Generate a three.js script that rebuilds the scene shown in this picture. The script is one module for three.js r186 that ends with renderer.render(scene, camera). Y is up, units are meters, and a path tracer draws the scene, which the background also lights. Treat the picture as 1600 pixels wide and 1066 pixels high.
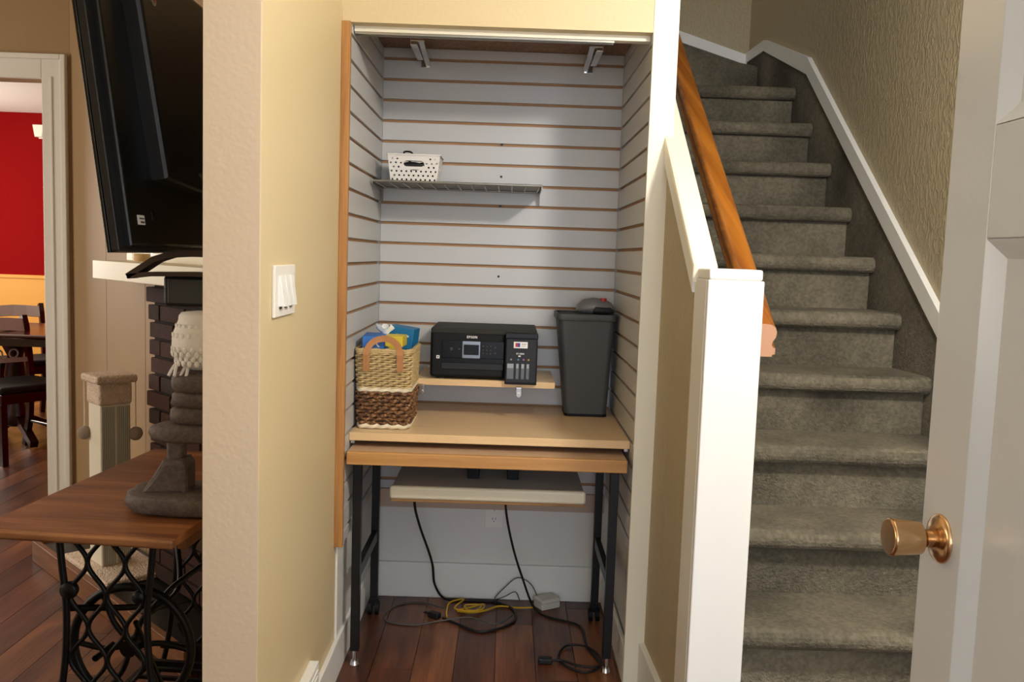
import * as THREE from 'three';
import { RoundedBoxGeometry } from 'three/addons/geometries/RoundedBoxGeometry.js';
import { mergeGeometries } from 'three/addons/utils/BufferGeometryUtils.js';
import { RectAreaLightUniformsLib } from 'three/addons/lights/RectAreaLightUniformsLib.js';
import { FontLoader } from 'three/addons/loaders/FontLoader.js';
import { TextGeometry } from 'three/addons/geometries/TextGeometry.js';

// ---------------------------------------------------------------- camera, sky, daylight, exposure
const scene = new THREE.Scene();
scene.background = new THREE.Color(0.75, 0.85, 1.0);
const camera = new THREE.PerspectiveCamera(41.69, 1600 / 1066, 0.05, 60);
camera.position.set(0, 1.359, 0);
camera.rotation.order = 'YXZ';
camera.rotation.set(-0.09463, -0.00725, 0.03385);
const renderer = new THREE.WebGLRenderer();
renderer.toneMapping = THREE.LinearToneMapping;
renderer.toneMappingExposure = 0.85;
renderer.shadowMap.enabled = true;
RectAreaLightUniformsLib.init();
function daylight(color, intensity, w, h, pos, target) {
  const l = new THREE.RectAreaLight(color, intensity, w, h);
  l.position.set(...pos); l.lookAt(...target); scene.add(l); return l;
}
daylight(0xe6efff, 6.5, 2.2, 1.7, [0.25, 1.45, 3.52], [0.25, 1.45, -1]);          // wide window of the hall behind the camera
daylight(0xe9f1ff, 5, 1.9, 1.5, [1.52, 1.5, 1.15], [-1, 1.5, 1.15]);            // window in the right side of the hall
daylight(0xfff0dc, 6.5, 2.2, 1.3, [-4.72, 1.5, -2.0], [0, 1.5, -2.0]);          // living room window
daylight(0xfff4e6, 17, 1.6, 1.2, [-5.32, 1.5, -6.2], [0, 1.3, -6.2]);           // dining room window
daylight(0xfff2e0, 3.0, 0.6, 0.8, [-0.52, 3.8, -4.75], [2, 3.3, -4.75]);        // upstairs window

// ---------------------------------------------------------------- helpers
let seed = 7;
const rnd = () => { seed = (seed * 1664525 + 1013904223) % 4294967296; return seed / 4294967296; };
const rr = (a, b) => a + (b - a) * rnd();
const V = (x, y, z) => new THREE.Vector3(x, y, z);
const used = {};
function numbered(n) { const k = used[n] = (used[n] ?? -1) + 1; return k ? n + '_' + String(k).padStart(3, '0') : n; }
function grainUV(g, axis = 'x', ox = 0, oy = 0) {                 // uv in metres, u along the grain
  g = g.index ? g.toNonIndexed() : g;
  const p = g.attributes.position, uv = new Float32Array(p.count * 2), ax = { x: 0, y: 1, z: 2 }[axis];
  const a = V(), b = V(), c = V(), n = V();
  for (let i = 0; i < p.count; i += 3) {
    a.fromBufferAttribute(p, i); b.fromBufferAttribute(p, i + 1); c.fromBufferAttribute(p, i + 2);
    n.copy(b).sub(a).cross(c.clone().sub(a));
    const m = [Math.abs(n.x), Math.abs(n.y), Math.abs(n.z)], d = m.indexOf(Math.max(...m));
    const r = [0, 1, 2].filter(k => k !== d);
    let u = r[0], v = r[1];
    if (v === ax) [u, v] = [v, u];
    [a, b, c].forEach((q, k) => { const e = q.toArray(); uv[(i + k) * 2] = e[u] + ox; uv[(i + k) * 2 + 1] = e[v] + oy + e[d] * 0.37; });
  }
  g.setAttribute('uv', new THREE.BufferAttribute(uv, 2));
  return g;
}
function bx(w, h, d, x = 0, y = 0, z = 0, r = 0, axis = 'x') {
  let g = r ? new RoundedBoxGeometry(w, h, d, 2, r) : new THREE.BoxGeometry(w, h, d);
  g = grainUV(g, axis, rnd() * 3, rnd() * 3); g.translate(x, y, z); return g;
}
const bb = (x0, x1, y0, y1, z0, z1, r = 0, axis = 'x') =>
  bx(Math.abs(x1 - x0), Math.abs(y1 - y0), Math.abs(z1 - z0), (x0 + x1) / 2, (y0 + y1) / 2, (z0 + z1) / 2, r, axis);
function cyl(r0, r1, h, x = 0, y = 0, z = 0, seg = 20, rot = null) {
  const g = new THREE.CylinderGeometry(r0, r1, h, seg); if (rot) { g.rotateX(rot[0]); g.rotateY(rot[1]); g.rotateZ(rot[2]); } g.translate(x, y, z); return g.toNonIndexed();
}
function tube(pts, r, seg = 40, rad = 7, closed = false) {
  return new THREE.TubeGeometry(new THREE.CatmullRomCurve3(pts.map(p => V(...p)), closed, 'centripetal'), seg, r, rad, closed).toNonIndexed();
}
const rod = (a, b, r, rad = 8) => new THREE.TubeGeometry(new THREE.LineCurve3(V(...a), V(...b)), 1, r, rad).toNonIndexed();
function lathe(pts, seg = 32) { return new THREE.LatheGeometry(pts.map(p => new THREE.Vector2(...p)), seg).toNonIndexed(); }
function ext(poly, depth, bevel = 0, holes = []) {                 // polygon in xy, extruded along +z
  const s = new THREE.Shape(poly.map(p => new THREE.Vector2(...p)));
  for (const h of holes) s.holes.push(new THREE.Path(h.map(p => new THREE.Vector2(...p))));
  const g = new THREE.ExtrudeGeometry(s, { depth, bevelEnabled: bevel > 0, bevelSize: bevel, bevelThickness: bevel, bevelSegments: 2, bevelOffset: -bevel, curveSegments: 12 });
  return g.index ? g.toNonIndexed() : g;
}
function loft(rings, capA = true, capB = true) {                   // rings: arrays of [x,y,z], equal length, closed
  const n = rings[0].length, pos = [], idx = [];
  rings.forEach(r => r.forEach(p => pos.push(...p)));
  for (let i = 0; i + 1 < rings.length; i++) for (let j = 0; j < n; j++) {
    const a = i * n + j, b = i * n + (j + 1) % n, c = a + n, d = b + n; idx.push(a, b, d, a, d, c);
  }
  const cap = (i, flip) => {
    const c = [0, 0, 0]; rings[i].forEach(p => p.forEach((q, k) => c[k] += q / n));
    const ci = pos.length / 3; pos.push(...c);
    const base = pos.length / 3; rings[i].forEach(p => pos.push(...p));
    for (let j = 0; j < n; j++) flip ? idx.push(ci, base + (j + 1) % n, base + j) : idx.push(ci, base + j, base + (j + 1) % n);
  };
  if (capA) cap(0, true); if (capB) cap(rings.length - 1, false);
  const g = new THREE.BufferGeometry();
  g.setAttribute('position', new THREE.Float32BufferAttribute(pos, 3)); g.setIndex(idx); g.computeVertexNormals();
  g.setAttribute('uv', new THREE.Float32BufferAttribute(new Float32Array(pos.length / 3 * 2), 2));
  return g.toNonIndexed();
}
function rrect(hw, hd, r, y, cx = 0, cz = 0, n = 5) {              // rounded rectangle ring in xz, counter-clockwise from above
  const out = [];
  [[1, 1, 0], [-1, 1, 1], [-1, -1, 2], [1, -1, 3]].forEach(([sx, sz, q]) => {
    for (let i = 0; i <= n; i++) { const a = (q + i / n) * Math.PI / 2; out.push([cx + sx * (hw - r) + Math.cos(a) * r, y, cz + sz * (hd - r) + Math.sin(a) * r]); }
  });
  return out.reverse();
}
function band(path, wide, w, t) {                                  // a flat strap along a path; wide = direction across it
  const ps = path.map(p => V(...p)), W = V(...wide).normalize(), rings = [];
  ps.forEach((p, i) => {
    const T = ps[Math.min(i + 1, ps.length - 1)].clone().sub(ps[Math.max(i - 1, 0)]).normalize();
    const N = T.clone().cross(W).normalize();
    rings.push([[1, 1], [-1, 1], [-1, -1], [1, -1]].map(([a, b]) => p.clone().addScaledVector(W, a * w / 2).addScaledVector(N, b * t / 2).toArray()));
  });
  const g = loft(rings); g.computeVertexNormals(); return grainUV(g, 'y');
}
function merge(gs) { gs = gs.map(g => g.index ? g.toNonIndexed() : g); return gs.length === 1 ? gs[0] : mergeGeometries(gs.map(g => { const o = new THREE.BufferGeometry(); for (const k of ['position', 'normal', 'uv']) o.setAttribute(k, g.attributes[k]); return o; })); }
function mesh(name, geo, mat, parent, label) {
  const m = new THREE.Mesh(Array.isArray(geo) ? merge(geo) : geo, mat);
  m.name = parent === scene ? numbered(name) : name; m.castShadow = m.receiveShadow = true;
  if (label) m.userData.label = label;
  parent.add(m); return m;
}
function thing(name, label, category, pos = [0, 0, 0], turn = 0, group) {
  const o = new THREE.Group(); o.name = numbered(name); o.position.set(...pos); o.rotation.y = turn; scene.add(o);
  o.userData = { label, category }; if (group) o.userData.group = group; return o;
}
function struct(name, geo, mat, label, category = 'wall') {
  const o = geo ? mesh(name, geo, mat, scene) : new THREE.Group();
  if (!geo) { o.name = numbered(name); scene.add(o); }
  o.userData = { kind: 'structure', label, category }; return o;
}
function tagged(name, geo, mat, label, category, group) {
  const m = mesh(name, geo, mat, scene); m.userData = { label, category }; if (group) m.userData.group = group; return m;
}

// ---------------------------------------------------------------- textures
const hash = (x, y, s) => { let h = (x * 374761393 + y * 668265263 + s * 982451653) | 0; h = Math.imul(h ^ (h >>> 13), 1274126177); return ((h ^ (h >>> 16)) >>> 0) / 4294967296; };
function vnoise(x, y, px, py, s) {
  const xi = Math.floor(x), yi = Math.floor(y), fx = x - xi, fy = y - yi, u = fx * fx * (3 - 2 * fx), v = fy * fy * (3 - 2 * fy);
  const w = (a, p) => ((a % p) + p) % p;
  const h = (i, j) => hash(w(i, px), w(j, py), s);
  return (h(xi, yi) * (1 - u) + h(xi + 1, yi) * u) * (1 - v) + (h(xi, yi + 1) * (1 - u) + h(xi + 1, yi + 1) * u) * v;
}
function fbm(x, y, px, py, s, oct = 4) { let a = 0, k = 0.5, t = 0; for (let o = 0; o < oct; o++) { a += k * vnoise(x, y, px, py, s + o); t += k; x *= 2; y *= 2; px *= 2; py *= 2; k *= 0.5; } return a / t; }
function makeTex(N, fn, srgb, rep = 1) {
  const d = new Uint8Array(N * N * 4);
  for (let j = 0; j < N; j++) for (let i = 0; i < N; i++) {
    const c = fn(i / N, j / N), o = (j * N + i) * 4;
    d[o] = Math.max(0, Math.min(255, c[0])); d[o + 1] = Math.max(0, Math.min(255, c[1])); d[o + 2] = Math.max(0, Math.min(255, c[2])); d[o + 3] = 255;
  }
  const t = new THREE.DataTexture(d, N, N); t.wrapS = t.wrapT = THREE.RepeatWrapping; t.magFilter = THREE.LinearFilter; t.minFilter = THREE.LinearMipmapLinearFilter; t.generateMipmaps = true;
  if (srgb) t.colorSpace = THREE.SRGBColorSpace; t.repeat.set(rep, rep); t.needsUpdate = true; return t;
}
const hex = h => [(h >> 16) & 255, (h >> 8) & 255, h & 255];
const mix = (a, b, t) => a.map((v, i) => v + (b[i] - v) * t);
function woodTex(c0, c1, s, { rep = 1, along = 3, across = 26, fine = 90, contrast = 1 } = {}) {
  const A = hex(c0), B = hex(c1);
  return makeTex(512, (u, v) => {
    const w = fbm(u * 2, v * 4, 2, 4, s) * 3.0;
    const ring = fbm(u * along, v * across + w, along, across, s + 11, 3);
    const f = vnoise(u * 8, v * fine * 2, 8, fine * 2, s + 23);
    let t = (ring - 0.5) * 1.5 * contrast + 0.5 + (f - 0.5) * 0.35 * contrast;
    t = Math.max(0, Math.min(1, t)); return mix(A, B, t);
  }, true, rep);
}
function speckleTex(c0, c1, s, rep, coarse = 4, fine = 128, k = 0.5) {
  const A = hex(c0), B = hex(c1);
  return makeTex(256, (u, v) => { const t = (1 - k) * fbm(u * coarse, v * coarse, coarse, coarse, s) + k * vnoise(u * fine, v * fine, fine, fine, s + 5); return mix(A, B, Math.max(0, Math.min(1, (t - 0.5) * 1.8 + 0.5))); }, true, rep);
}
const grey = v => [v * 255, v * 255, v * 255];
const bumpCarpet = makeTex(256, (u, v) => grey(0.5 * vnoise(u * 128, v * 128, 128, 128, 3) + 0.5 * vnoise(u * 64, v * 64, 64, 64, 4)), false, 3);
const bumpPlaster = makeTex(512, (u, v) => { // trowelled drips: short ridges, mostly upright
  const a = fbm(u * 34, v * 16, 34, 16, 31, 3), b = fbm(u * 70, v * 50, 70, 50, 41, 2);
  return grey(Math.pow(Math.max(0, 1 - Math.abs(a - 0.5) * 5.5), 1.5) * 0.75 + b * 0.25);
}, false, 2.3);
const bumpPaint = makeTex(256, (u, v) => grey(fbm(u * 60, v * 60, 60, 60, 51, 2)), false, 2);
const bumpFine = makeTex(256, (u, v) => grey(vnoise(u * 128, v * 128, 128, 128, 61)), false, 6);

// ---------------------------------------------------------------- materials
const std = (color, roughness = 0.6, o = {}) => new THREE.MeshStandardMaterial({ color, roughness, ...o });
const phys = (color, roughness, o) => new THREE.MeshPhysicalMaterial({ color, roughness, ...o });
const M = {
  hallPaint: std(0xd9c79d, 0.5, { bumpMap: bumpPaint, bumpScale: 0.0004 }),
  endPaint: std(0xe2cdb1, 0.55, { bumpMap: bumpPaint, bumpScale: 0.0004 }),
  header: std(0xd9c79d, 0.5, { bumpMap: bumpPaint, bumpScale: 0.0004 }),
  tan: std(0xa68a66, 0.6, { bumpMap: bumpPaint, bumpScale: 0.0003 }),
  gap: std(0x6b5334, 0.8),
  ceilingWhite: std(0xf0ece2, 0.8),
  white: std(0xf0f0ec, 0.4),
  cream: std(0xf4efdb, 0.42),
  whiteWall: std(0xe4e3de, 0.5, { bumpMap: bumpPaint, bumpScale: 0.0004 }),
  doorPaint: phys(0xc6c7c4, 0.28, { bumpMap: bumpPaint, bumpScale: 0.0003, clearcoat: 0.3, clearcoatRoughness: 0.2 }),
  plaster: std(0xb4a687, 0.55, { bumpMap: bumpPlaster, bumpScale: 0.0024 }),
  slat: std(0xcccccb, 0.38),
  groove: std(0xb08762, 0.8),
  particle: std(0xffffff, 0.8, { map: speckleTex(0x7d5d4c, 0xa9856d, 71, 3, 8, 64, 0.6) }),
  oak: std(0xffffff, 0.42, { map: woodTex(0xbd8a50, 0x966230, 81, { rep: 1.5, along: 2, across: 40 }) }),
  rail: phys(0xffffff, 0.3, { map: woodTex(0xae6d24, 0x7d4410, 91, { rep: 1, along: 1, across: 70 }), clearcoat: 0.5, clearcoatRoughness: 0.25 }),
  rawEnd: std(0xb98d72, 0.8),
  laminate: std(0xffffff, 0.35, { map: woodTex(0xeed2a6, 0xe2c194, 101, { rep: 1, along: 2, across: 50, contrast: 0.5 }) }),
  laminateEdge: std(0xffffff, 0.45, { map: woodTex(0xeccf9f, 0xe0b985, 111, { rep: 1, along: 2, across: 40, contrast: 0.5 }) }),
  oakTop: std(0xffffff, 0.5, { map: woodTex(0xcdaf92, 0xb9997c, 121, { rep: 1, contrast: 0.5 }) }),
  oakEdge: std(0xffffff, 0.4, { map: woodTex(0xd6a768, 0xb98449, 131, { rep: 1, along: 1, across: 60 }) }),
  blackMetal: std(0x141313, 0.4, { metalness: 0.3 }),
  castIron: std(0x151413, 0.42, { metalness: 0.6 }),
  blackPlastic: phys(0x111214, 0.55, { specularIntensity: 0.5 }),
  blackTop: std(0x242420, 0.75, { bumpMap: bumpFine, bumpScale: 0.0004 }),
  blackGloss: phys(0x060607, 0.25, { specularIntensity: 0.45 }),
  greyPlastic: phys(0x26282b, 0.5, { specularIntensity: 0.6 }),
  bin: std(0x484a4a, 0.55, { bumpMap: bumpFine, bumpScale: 0.0005 }),
  chrome: std(0xd8d8d8, 0.16, { metalness: 1 }),
  wire: std(0xa8a69c, 0.3, { metalness: 0.9 }),
  sheet: std(0x8f8d86, 0.5, { metalness: 0.5 }), wireBright: std(0xe2e0d8, 0.35),
  silver: std(0x7d8084, 0.22, { metalness: 1 }),
  brass: std(0xcda67a, 0.22, { metalness: 1 }),
  cleat: std(0xc4ad98, 0.6),
  traySurface: std(0xc2c2be, 0.6),
  trayEdge: std(0xe6dfc6, 0.4),
  trayUnder: std(0x9b7448, 0.7),
  whitePlastic: std(0xefece6, 0.4),
  cable: std(0x151516, 0.5), cableGrey: std(0x53504d, 0.5), cableYellow: std(0xd2a516, 0.45),
  adapter: std(0xd8d6cb, 0.5),
  carpet: std(0xffffff, 1, { map: speckleTex(0x49453a, 0x847c6a, 141, 1.0, 4, 128, 0.25), bumpMap: bumpCarpet, bumpScale: 0.004 }),
  reed: std(0xffffff, 0.7, { map: speckleTex(0xd9c294, 0xb59a64, 151, 12, 8, 32, 0.5) }),
  reedPale: std(0xe8dcc0, 0.7),
  reedBrown: std(0xffffff, 0.7, { map: speckleTex(0xb08454, 0x3a2012, 161, 8, 10, 24, 0.6) }),
  leather: std(0xb67f4e, 0.55, { bumpMap: bumpFine, bumpScale: 0.0004 }),
  blueBox: std(0x2a6fc2, 0.5), blueBox2: std(0x1d74a8, 0.5), yellowBox: std(0xe6cb3a, 0.5), tissue: std(0xf5f5f2, 0.9),
  red: std(0xb02a2a, 0.45),
  redPaint: phys(0x8a0708, 0.9, { specularIntensity: 0.25 }), yellowPaint: std(0xe0a03c, 0.6),
  darkWood: phys(0x2a0f08, 0.3, { clearcoat: 0.5, clearcoatRoughness: 0.2 }),
  tableRed: phys(0x4a120b, 0.25, { clearcoat: 0.6, clearcoatRoughness: 0.15 }),
  blackSeat: std(0x0f0d0d, 0.7),
  paleGlintRail: std(0xd8d4d0, 0.3),  // window highlight on the chair rails, put into their colour
  sewTop: std(0xffffff, 0.45, { map: woodTex(0xb47646, 0x6d3c1d, 171, { rep: 1.2, along: 2, across: 18, contrast: 0.9 }) }),
  sewEdge: std(0xffffff, 0.5, { map: woodTex(0xa06c42, 0x6a4122, 173, { rep: 1.5 }) }),
  stone: std(0xffffff, 0.65, { map: speckleTex(0x4c413b, 0x6d5e55, 181, 3, 6, 64, 0.4), bumpMap: bumpFine, bumpScale: 0.0006 }),
  birdWhite: std(0xefece4, 0.75),
  plush: std(0xffffff, 1, { map: speckleTex(0xd2bba6, 0xeddccb, 191, 4, 8, 128, 0.5), bumpMap: bumpCarpet, bumpScale: 0.006 }),
  sisal: std(0xe9e3d2, 0.9), sisalCord: std(0xa9a89c, 0.9),
  tvBody: std(0x17181c, 0.4), tvBack: std(0x0d0e11, 0.32), tvGlass: std(0x0a0d0c, 0.08),
  brownArm: std(0x3b2c26, 0.35),
  slate: std(0x1b1a18, 0.35),
  mortar: std(0x1a110d, 0.9),
  hearthWood: std(0xffffff, 0.5, { map: woodTex(0x8f5f36, 0x6b4020, 201, { rep: 1.5 }) }),
  candle: std(0xe7c48d, 0.6),
  glass: phys(0xffffff, 0.05, { transmission: 1, thickness: 0 }),
  label: std(0xf2f2f2, 0.6), marks: std(0x3c3c3c, 0.7), print: std(0x9a9a98, 0.5),
};
const floorMats = [[0x84502f, 0x472413], [0x75442a, 0x381c10], [0x955f3a, 0x552d18], [0x6b3d25, 0x31180e]].map(([a, b], i) =>
  std(0xffffff, 0.34, { map: woodTex(a, b, 211 + i * 7, { rep: 1.1, along: 2, across: 14 }), bumpMap: null }));
const brickMats = [0x2e150d, 0x371a10, 0x26120c].map((c, i) => std(0xffffff, 0.85, { map: speckleTex(c, [0x452216, 0x4b281a, 0x381d13][i], 241 + i, 6, 6, 64, 0.5), bumpMap: bumpFine, bumpScale: 0.002 }));

// ================================================================ SETTING
// floor: dark boards running into the depth, laid one by one where they are in view
{
  const floor = struct('floor', null, null, 'dark red-brown wood plank floor', 'floor');
  mesh('subfloor', bb(-5.5, 2.1, -0.14, -0.014, -8.6, 3.7), M.mortar, floor);
  const W = 0.135, L = 1.22, rest = [];
  const geos = [];
  for (let k = 0; k < 6; k++) geos.push(bx(W - 0.002, 0.014, L - 0.002, 0, -0.007, 0, 0, 'z'));
  let row = 0;
  for (let x = -5.4; x < 1.95; x += W, row++) {
    const off = hash(row, 3, 9) * L;
    for (let z = -8.55 + off - L; z < 3.65; z += L) {
      const x0 = x, zc0 = z + L / 2, z0 = Math.max(z, -8.58), z1 = Math.min(z + L, 3.66);
      if (z1 - z0 < 0.02) continue;
      const inAlcove = x0 > -0.56 && x0 < 0.5 && zc0 > -3.9 && zc0 < -2.0, inLiving = x0 > -2.75 && x0 < -0.75 && zc0 > -4.8 && zc0 < -1.6,
        inDining = x0 > -4.4 && x0 < -2.0 && zc0 <= -4.6 && zc0 > -7.6;
      const whole = z0 === z && z1 === z + L;
      const seen = (inAlcove || inLiving || inDining);
      if (seen) {
        const g = whole ? geos[Math.floor(rnd() * 6)] : bx(W - 0.002, 0.014, z1 - z0 - 0.002, 0, -0.007, 0, 0, 'z');
        const m = mesh('plank', g, floorMats[Math.floor(rnd() * 4)], floor); m.position.set(x0 + W / 2, 0, (z0 + z1) / 2);
      } else { const g = bx(W - 0.002, 0.014, z1 - z0 - 0.002, x0 + W / 2, -0.007, (z0 + z1) / 2, 0, 'z'); rest.push(g); }
    }
  }
  const r = mesh('planks', rest, floorMats[1], floor); r.userData.kind = 'stuff';
}
// ceilings
struct('ceiling', [bb(-4.9, 2.1, 2.52, 2.62, -2.3, 3.7), bb(-4.9, 0.41, 2.52, 2.62, -4.3, -2.3), bb(-5.5, -1.2, 2.45, 2.55, -8.6, -4.3)], M.ceilingWhite, 'white ceiling', 'ceiling');
struct('ceiling', bb(-0.7, 1.9, 4.6, 4.7, -5.3, -2.2), M.ceilingWhite, 'white stairwell ceiling', 'ceiling');
// partition with the light switch: hall side paint, end face and living room side
{
  const w = struct('wall_left', bb(-0.625, -0.515, 0, 2.52, -3.55, -1.862), M.hallPaint, 'yellow-beige painted partition wall with the light switch', 'wall');
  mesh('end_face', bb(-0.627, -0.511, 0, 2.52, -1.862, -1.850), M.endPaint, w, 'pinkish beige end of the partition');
}
// wall above the alcove and alcove shell
struct('wall_header', bb(-0.515, 0.41, 2.036, 2.52, -2.86, -2.745), M.header, 'cream painted header wall above the alcove', 'wall');
struct('wall_back', bb(-0.625, 0.486, 0, 2.6, -3.56, -3.456), M.whiteWall, 'white painted back wall of the alcove below the slats', 'wall');
struct('wall_alcove_left', bb(-0.5149, -0.5085, 0, 2.12, -3.456, -2.76), M.whiteWall, 'white painted left side of the alcove', 'wall');
struct('wall_alcove_right', bb(0.4285, 0.486, 0, 4.6, -4.4, -2.762), M.whiteWall, 'white painted right side of the alcove', 'wall');
struct('ceiling_alcove', bb(-0.515, 0.424, 2.12, 2.14, -3.455, -2.86), M.particle, 'brown particle board top of the alcove', 'ceiling');
struct('trim_1', bb(0.410, 0.486, 0, 2.52, -2.762, -2.742, 0.002, 'y'), M.cream, 'white vertical board trim on right side of the alcove', 'trim');
// slatted panels, each slat a board over a brown backing
const P = 0.0762, G0 = 2.079, GW = 0.0105;
function slatPanel(name, label, len, top, pos, turn, inset, group) {
  const t = thing(name, label, 'slatwall', pos, turn, group);
  mesh('backing', bb(0, len, 0.44, top, -0.018, -0.010, 0, 'x'), M.groove, t);
  for (let k = -1; k < 22; k++) {
    const hi = Math.min(top, k < 0 ? top : G0 - P * k - GW / 2), lo = k === 21 ? 0.44 : G0 - P * (k + 1) + GW / 2;
    if (hi - lo < 0.005) continue;
    mesh('slat', bb(0, len - inset, lo, hi, -0.010, 0, 0.0012, 'x'), M.slat, t);
  }
  return t;
}
slatPanel('slatwall', 'light grey slatted panel covering back wall of the alcove', 0.90, 2.119, [-0.49, 0, -3.437], 0, 0);
slatPanel('slatwall', 'light grey slatted panel on left side of alcove behind the oak strip', 0.69, 2.119, [-0.49, 0, -2.746], Math.PI / 2, 0);
{ const t = slatPanel('slatwall', 'light grey slatted panel on right side of alcove beside the white trim board', 0.675, 2.119, [0.41, 0, -3.437], -Math.PI / 2, 0);
  mesh('edge_strip', bb(0.675, 0.69, 0.44, 2.119, -0.018, 0, 0.001, 'y'), M.slat, t); }
struct('trim_2', bb(-0.5145, -0.4885, 0.435, 2.035, -2.745, -2.725, 0.0015, 'y'), M.oak, 'orange oak edge strip on left side of the alcove', 'trim');
struct('trim_3', bb(-0.488, 0.409, 2.019, 2.036, -2.82, -2.785, 0.0015), M.cream, 'off-white rail under the alcove header', 'trim');
tagged('door_track', [bb(-0.486, 0.30, 2.017, 2.019, -2.82, -2.79), bb(-0.486, 0.30, 2.013, 2.017, -2.794, -2.79), bb(-0.486, 0.30, 2.013, 2.017, -2.82, -2.816)], M.wire, 'thin grey metal track along top of the alcove opening', 'track');
struct('trim_4', bb(-0.488, 0.408, 0.365, 0.438, -3.455, -3.437, 0.002), M.cleat, 'pinkish beige wood cleat below the back slats', 'trim');
// baseboards
function baseboard(name, x0, x1, z0, z1, h, label) { struct(name, bb(x0, x1, 0, h, z0, z1, 0.004), M.white, label, 'baseboard'); }
baseboard('baseboard_back', -0.50, 0.424, -3.455, -3.441, 0.142, 'white baseboard along back of the alcove');
baseboard('baseboard_left', -0.515, -0.500, -3.44, -1.87, 0.125, 'white baseboard along the switch wall');
baseboard('baseboard_right', 0.410, 0.424, -3.44, -2.765, 0.125, 'white baseboard on right side of the alcove');

// ---------------------------------------------------------------- stairs
const sh = d => -0.068 * (d - 2.3);                     // the flight runs slightly off square to the alcove
const RUN = 0.2275, RISE = 0.2, nose = n => 2.0425 + RUN * (n - 1), xWall = d => 1.488 + sh(d);
{
  const t = thing('staircase', 'grey-brown carpeted staircase climbing between the newel post and the textured wall', 'staircase', [0, 0, 0]);
  for (let n = 1; n <= 11; n++) {
    const d0 = nose(n), d1 = n < 11 ? nose(n + 1) + 0.06 : 5.09, h = RISE * n, r = 0.030;
    // profile in (depth, height): rounded carpet nose
    const prof = [];
    for (let i = 0; i <= 8; i++) { const a = -Math.PI / 2 + Math.PI * i / 8; prof.push([d0 + r - Math.cos(a) * r, h - r + Math.sin(a) * r]); }
    prof.push([d1, h]); prof.push([d1, h - 2 * r]);
    const x0 = n <= 2 ? 0.624 : 0.528, x1 = xWall(d0 + 0.1) - 0.012;
    const g = ext(prof.map(p => [-p[0], p[1]]), x1 - x0);       // in (-d, h); turn so that -d becomes z
    g.rotateY(-Math.PI / 2); g.translate(x1, 0, 0);
    // after the turn: x = x1 - depth, z = -d
    mesh('tread', grainUV(g, 'x', rnd(), rnd()), M.carpet, t);
    mesh('riser', bb(x0, x1, h - RISE - 0.002, h - 2 * r + 0.006, -d0 - 0.052, -d0 - 0.066), M.carpet, t);
  }
  const winder = (poly, h) => { const g = ext(poly.map(([x, d]) => [x, d]), RISE + 0.02, 0.016); g.rotateX(-Math.PI / 2); g.translate(0, h - RISE - 0.02, 0); return grainUV(g, 'x'); };
  mesh('winder_tread', winder([[0.53, 4.42], [1.30, 4.90], [1.285, 5.09], [0.53, 5.09]], 2.4), M.carpet, t);
  mesh('winder_tread', winder([[-0.4, 4.42], [0.40, 4.46], [0.74, 5.09], [-0.4, 5.09]], 2.6), M.carpet, t);
  mesh('winder_tread', winder([[-0.4, 4.45], [0.0, 4.45], [0.25, 5.09], [-0.4, 5.09]], 2.8), M.carpet, t);
  // carpeted stringer against the wall, sheared with it
  const nl = d => 0.4 + 0.879 * (d - 2.27);
  const poly = [[2.02, 0.0], [2.02, nl(2.02) + 0.16], [4.20, 2.234], [4.80, 2.47], [5.08, 2.465], [5.08, 1.9], [2.4, 0.0]];
  const g = ext(poly.map(([d, h]) => [-d, h]), 0.012); g.rotateY(-Math.PI / 2);
  const p = g.attributes.position; for (let i = 0; i < p.count; i++) p.setX(i, p.getX(i) + xWall(-p.getZ(i)) - 0.001);
  g.computeVertexNormals(); mesh('stringer', grainUV(g, 'z'), M.carpet, t);
  mesh('back_stringer', bb(-0.4, 1.29, 2.3, 2.46, -5.098, -5.088), M.carpet, t);
  { const g2 = ext([[-0.4, 2.45], [1.29, 2.45], [1.29, 2.462], [0.9, 2.62], [-0.4, 3.10]], 0.010); g2.translate(0, 0, -5.098); mesh('back_stringer', grainUV(g2, 'x'), M.carpet, t); }
}
// textured stairwell walls
function sheared(poly, thick, off, mat, name, label, category) {   // poly in (depth, height) on the right stair wall
  const g = ext(poly.map(([d, h]) => [-d, h]), thick, 0); g.rotateY(-Math.PI / 2);
  const p = g.attributes.position; for (let i = 0; i < p.count; i++) p.setX(i, p.getX(i) + xWall(-p.getZ(i)) + off);
  g.computeVertexNormals(); return struct(name, grainUV(g, 'z'), mat, label, category);
}
sheared([[0.3, 0], [0.3, 4.6], [5.25, 4.6], [5.25, 0]], 0.1, 0.1, M.plaster, 'wall_right', 'tan textured plaster wall rising beside the stairs', 'wall');
struct('wall_stair_back', bb(-0.7, 1.45, 0, 4.6, -5.2, -5.1), M.plaster, 'tan textured plaster wall at top of the stairs', 'wall');
struct('wall_upper_left', bb(-0.7, -0.6, 2.2, 4.6, -5.1, -3.56), M.plaster, 'tan wall of the upper landing', 'wall');
struct('wall_upper_front', [bb(0.486, 1.6, 2.62, 4.6, -2.3, -2.2), bb(-0.6, 0.424, 2.6, 4.6, -4.4, -4.3)], M.plaster, 'tan wall above the hall ceiling', 'wall');
{ const b = [[2.02, 0.34], [4.20, 2.234], [4.80, 2.47], [5.098, 2.465]], up = [0.085, 0.075, 0.055, 0.055];
  const poly = [...b, ...b.map((q, i) => [q[0], q[1] + up[i]]).reverse()];
  sheared(poly, 0.022, -0.0005, M.white, 'trim_5', 'white skirting trim running up the textured stair wall', 'trim'); }
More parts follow.
